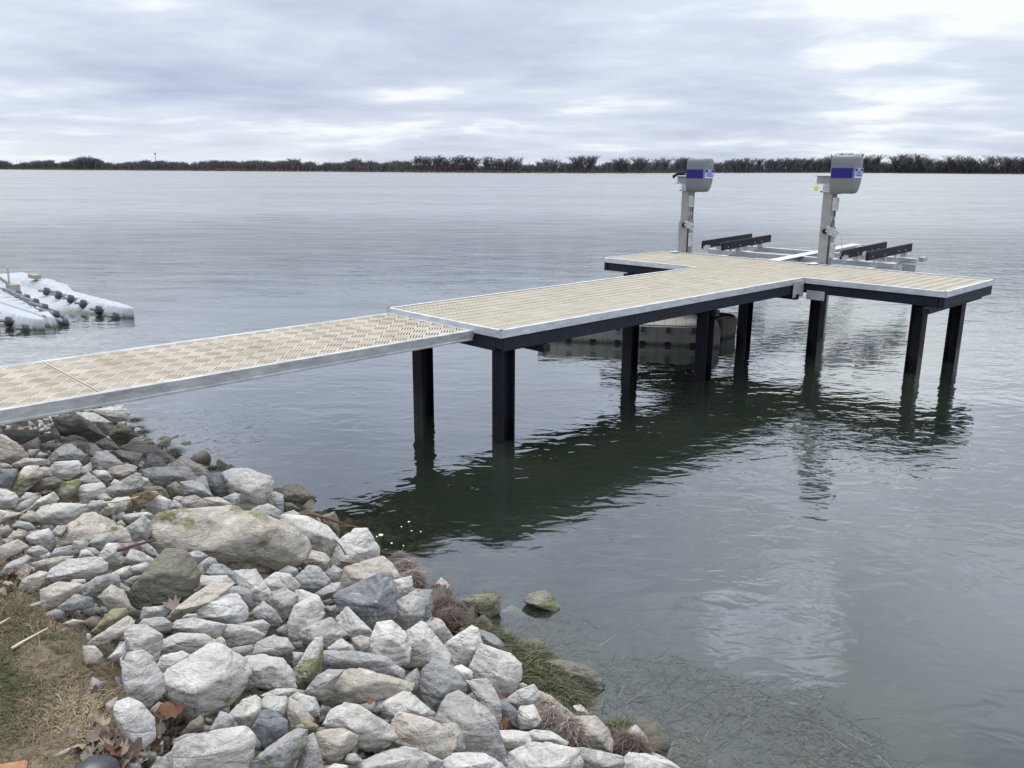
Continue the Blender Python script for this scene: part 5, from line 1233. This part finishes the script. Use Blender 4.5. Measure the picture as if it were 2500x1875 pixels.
mat_strands('dark_weed', [(at(u, v, .03), rr) for u, v, rr in ((395, 1095, .10), (425, 1108, .10), (520, 1150, .07), (560, 1158, .06), (350, 1060, .07), (330, 1030, .06))], 2600, (.03, .10), (.0015, .004), ALG, 'dark weed washed against the rocks near the gangway', 'weed', 36)
ROOT = strand_mat('root_fibre', [(0, (.07, .05, .040)), (.4, (.17, .128, .105)), (.75, (.29, .235, .20)), (1, (.42, .36, .31))], .8)
def root_mat(pts, n, label, seed, L=(.02, .07), dark=False):
    return mat_strands('root_mat', pts, n, L, (.0010, .0022), ROOT, label, 'roots', seed, (-.2, .8), .07, (0, .45) if dark else (0, 1))
def blob(pts, seed):                                        # the body of a root mat, lumpy and continuous
    bm = bmesh.new()
    for p, r in pts:
        for k in range(14):
            q = Vector((random.gauss(0, 1), random.gauss(0, 1), random.gauss(0, .8))).normalized()*r; bm.verts.new(p+q-Vector((0, 0, r*.35)))
    return bm
def root_thing(spec, label, n, seed, dark=False):
    pts = []
    for u, v, r in spec:
        p, t = hit(u, v, top_z); pts.append((p+Vector((0, 0, .0)), r))
    o = root_mat(pts, n, label, seed, dark=dark)
    bm = bmesh.new()
    for p, r in pts:
        g = bmesh.ops.create_icosphere(bm, subdivisions=3, radius=r*.85)
        for v in g['verts']: v.co = Vector((v.co.x, v.co.y, v.co.z*.7)) * (1+.25*mn.noise(v.co*14+p)) + p - Vector((0, 0, r*.30))
    me = bpy.data.meshes.new('root_body'); bm.to_mesh(me); bm.free(); me.shade_smooth(); me.materials.append(RB)
    q = tag(obj('root_body', me, o), kind='stuff'); return o
m_, T = mat('root_body'); c = T.coord('Object'); nn_ = T.noise(T.vm('MULTIPLY', c, (1, 1, 2)), 60, 5, .75); RB = m_
pbr(T, T.ramp(nn_, [(.3, (.045, .028, .022)), (.55, (.12, .08, .062)), (.75, (.24, .18, .15))]), .9, normal=T.bump(nn_, .02), spec=.2)
root_thing([(975, 1375, .085), (992, 1395, .09), (1010, 1420, .085)], 'hairy reddish-brown root mat on a rock beside the dock reflection', 5200, 41)
root_thing([(1070, 1455, .09), (1085, 1485, .09), (1100, 1515, .08), (1120, 1500, .07)], 'large dark brown root mat between the upright slab and the algae', 5200, 42, True)
root_thing([(1335, 1745, .05), (1345, 1765, .05)], 'pinkish root tuft between two rocks at the lower right', 1500, 43)
root_thing([(1385, 1790, .07), (1405, 1800, .06)], 'pinkish-brown root mat on the damp olive-tan boulder', 2300, 44)
root_thing([(1530, 1825, .07), (1555, 1835, .06)], 'dark root mat in front of the pointed damp rock', 1600, 45, True)
root_thing([(810, 1245, .05)], 'small dark root tangle behind the tall rounded white rock', 500, 46, True)

LEAF = strand_mat('dead_leaf', [(0, (.045, .034, .026)), (.4, (.115, .085, .065)), (.7, (.21, .165, .13)), (1, (.31, .25, .19))], .7)
def leaf_mesh(name, P, S, tones, seed):
    r = np.random.default_rng(seed); VV = []; FF = []; CC = []; b = 0
    out = [(0, -.5), (.18, -.3), (.42, -.28), (.28, -.08), (.5, .1), (.24, .18), (.22, .42), (0, .55), (-.22, .42), (-.24, .18), (-.5, .1), (-.28, -.08), (-.42, -.28), (-.18, -.3)]
    R = rotm(r, len(P)*4); k = 0
    for i, (p, s) in enumerate(zip(P, S)):
        a = r.uniform(0, 6.283); tilt = r.normal(0, .4, 2); c1, c2 = r.uniform(.4, 1.9, 2)*r.choice([-1, 1])
        v = [(0, 0, 0)] + [(x*.5, y*.5, 0) for x, y in out] + [(x, y, 0) for x, y in out]; v = np.array(v)
        v[:, 2] = c1*v[:, 0]**2 + c2*v[:, 1]**2 + r.normal(0, .05, len(v)); ca, sa = math.cos(a), math.sin(a)
        x, y = v[:, 0]*ca-v[:, 1]*sa, v[:, 0]*sa+v[:, 1]*ca; z = v[:, 2]+x*tilt[0]+y*tilt[1]
        VV.append(np.stack([x, y, z], 1)*s + p); m_ = len(out)
        f = [(0, 1+j, 1+(j+1) % m_) for j in range(m_)]
        for j in range(m_): f += [(1+j, 1+m_+j, 1+m_+(j+1) % m_), (1+j, 1+m_+(j+1) % m_, 1+(j+1) % m_)]
        FF.append(np.array(f)+b); b += len(v); CC.append(np.full(len(v), tones[i]))
    me = mesh_arr(name, np.concatenate(VV), np.concatenate(FF), 3, True); at_ = me.attributes.new('tone', 'FLOAT', 'POINT'); at_.data.foreach_set('value', np.concatenate(CC).astype(np.float32)); return me
def litter(regs, label, seed, S=(.025, .065), mt=None):
    r = np.random.default_rng(seed); P = []
    for u, v, ru, rv, n in regs:
        for _ in range(n):
            p, t = hit(u+r.normal(0, ru), v+r.normal(0, rv), soil_z); P.append((p.x, p.y, p.z+r.uniform(.005, .05)))
    me = leaf_mesh('leaf_litter', np.array(P), r.uniform(*S, len(P)), r.uniform(0, 1, len(P)), seed); return tag(obj('leaf_litter', me, mat=mt or LEAF), label=label, cat='leaf litter', kind='stuff')
litter([(345, 1820, 45, 28, 110), (400, 1780, 25, 25, 60), (415, 1760, 18, 20, 30), (270, 1850, 40, 20, 70), (300, 1790, 40, 30, 30)], 'brown dead leaves piled at the grass corner bottom left', 51)
litter([(110, 1210, 25, 12, 16), (55, 1265, 30, 20, 30), (30, 1340, 25, 25, 30), (60, 1425, 30, 15, 24), (20, 1180, 15, 20, 10)], 'brown dead leaves among the stones at the left edge', 52)
litter([(900, 1835, 20, 12, 26), (615, 1730, 10, 10, 8), (790, 1740, 10, 10, 8), (335, 1505, 12, 8, 8)], 'crumpled tan leaves caught between the lower rocks', 53)
OR = strand_mat('rust_leaf', [(0, (.10, .042, .022)), (1, (.20, .098, .055))])
def single_leaf(u, v, s, label, seed, name='dead_leaf', dz=.06, mt=None):
    p, t = hit(u, v, top_z); me = leaf_mesh(name, [np.array((p.x, p.y, p.z+dz))], [s], [random.random()], seed); tag(obj(name, me, mat=mt or OR), label, 'leaf')
single_leaf(405, 1715, .09, 'large curled orange-brown leaf in the hollow under the big faceted boulder', 61, dz=.0)
single_leaf(420, 1740, .08, 'orange-brown leaf just below the large curled one', 62, dz=-.01)
single_leaf(1223, 1735, .06, 'rust-coloured leaf left of the rounded white rock', 63, dz=.05)
single_leaf(1233, 1775, .06, 'dark red leaf below the rust-coloured one', 64, dz=.04)
single_leaf(905, 1802, .035, 'tiny red leaf on the big triangular white rock', 65, dz=.16)
single_leaf(285, 1858, .05, 'small red leaf in the litter at the bottom left', 66, dz=.03)
TL = strand_mat('grey_leaf', [(0, (.16, .13, .11)), (1, (.26, .21, .17))])
single_leaf(425, 1508, .08, 'curled grey-brown leaf under the olive boulder', 67, dz=.06, mt=TL)
single_leaf(75, 1420, .08, 'curled taupe leaf at the upper edge of the grass', 68, dz=.03, mt=TL)
# algae clump, sticks, straw
mat_strands('dry_algae', [(hit(345, 1243)[0]+Vector((0, 0, .05)), .07), (hit(362, 1240)[0]+Vector((0, 0, .06)), .05), (hit(325, 1252)[0]+Vector((0, 0, .04)), .04)], 1500, (.015, .05), (.001, .0022), strand_mat('dry_algae', [(0, (.06, .045, .02)), (1, (.20, .14, .07))]), 'clump of brown dry algae on the small rocks left', 'dry algae', 33, zup=.05)
STK = plastic('reddish_bark', (.12, .035, .022), .6); TW = plastic('twig', (.07, .055, .04), .8); STR = plastic('straw', (.58, .49, .32), .7)
def stick(uvz, r, label, name='stick', m_=TW, cat='stick'):
    pts = [at(u, v, z) for u, v, z in uvz]; rs = [r*(1-.6*i/(len(pts)-1)) for i in range(len(pts))]
    return tag(MB().tube(pts, rs, 7).build(name, m_, smooth=True), label, cat)
stick([(715, 1262, .20), (755, 1255, .22), (805, 1268, .14), (845, 1282, .06), (880, 1291, .01), (918, 1292, -.03)], .013, 'reddish bare stick reaching from the rocks into the water', m_=STK)
stick([(830, 1285, .08), (862, 1285, .04), (895, 1289, .0)], .008, 'thin side shoot lying on the reddish stick', m_=STK)
stick([(265, 1498, 1.02), (300, 1497, 1.05), (330, 1502, 1.03)], .005, 'thin grey twig across stones above the grass')
def stick_on(uv, lift_, r, label, m_=TW):
    pts = [hit(u, v, top_z)[0]+Vector((0, 0, lift_)) for u, v in uv]; rs = [r*(1-.5*i/(len(pts)-1)) for i in range(len(pts))]
    return tag(MB().tube(pts, rs, 6).build('stick', m_, smooth=True), label, 'stick')
stick_on([(255, 1262), (290, 1258), (330, 1248), (365, 1236)], .09, .007, 'pale dry stem under the clump of brown dry algae', STR)
stick_on([(295, 1388), (340, 1372), (385, 1360)], .10, .010, 'brown twig across the whitish rock left of the olive boulder', STK)
stick_on([(795, 1425), (812, 1398), (800, 1375)], .10, .006, 'dark twig on the grey wedge rock')
stick_on([(845, 1385), (830, 1360), (812, 1345)], .10, .007, 'thin dark root stem below the tall rounded white rock')
stick_on([(228, 1150), (221, 1139), (223, 1128)], .12, .014, 'black twig end beside the pale rounded boulder')
stick_on([(310, 1690), (320, 1665), (318, 1645)], .13, .003, 'thin dark stem against the tall smooth bluish white rock')
s_ = stick_on([(30, 1590), (60, 1572), (118, 1540)], .012, .006, 'pale flat straw blade lying on the grass at left', STR)
stick_on([(0, 1530), (25, 1515)], .012, .004, 'short straw piece at the left edge of the grass', STR)
# orange block and black ball-like thing at the bottom left
m_, T = mat('orange_brick'); c = T.coord('Object'); nn_ = T.noise(c, 25, 5, .7)
pbr(T, T.ramp(nn_, [(.3, (.24, .10, .05)), (.6, (.42, .21, .12)), (.75, (.50, .32, .22))]), .85, normal=T.bump(nn_, .006))
p, t = hit(-8, 1925, soil_z); tag(MB().box(-.10, .075, -.06, .045, 0, .055).build('brick', m_, bevel=.006, loc=(p.x, p.y, p.z-.005), rot=(0, .06, .35)), 'orange brick lying in the grass in the bottom left corner', 'brick')
p, t = hit(232, 1905, soil_z); bm = bmesh.new(); bmesh.ops.create_icosphere(bm, subdivisions=4, radius=.07)
for v in bm.verts: v.co = v.co*(1+.06*mn.noise(v.co*20)); v.co.z *= .72
me = bpy.data.meshes.new('lump'); bm.to_mesh(me); bm.free(); me.shade_smooth(); o = obj('plastic_lump', me, None, (p.x, p.y, p.z+.015), mat=plastic('black_plastic', (.03, .033, .037), .35)); tag(o, 'rounded black plastic lump half buried in dead leaves at the bottom edge', 'plastic lump')
# foam specks on the dark water by the bank
FO = plastic('foam', (.75, .76, .74), .6); rr_ = random.Random(3)
for k, (u, v, s) in enumerate(((930, 1306, .018), (998, 1274, .009), (956, 1326, .008), (1005, 1296, .006), (1027, 1298, .006), (980, 1286, .006), (985, 1332, .005), (920, 1310, .007))):
    p = at(u, v, .002); tag(MB().tube([(p.x, p.y, -.002), (p.x, p.y, .004)], s, 10).build('foam_fleck', FO), 'white foam fleck on the dark water beside the tall rounded white rock', 'foam', 'foam flecks by the bank')
bpy.context.view_layer.update()
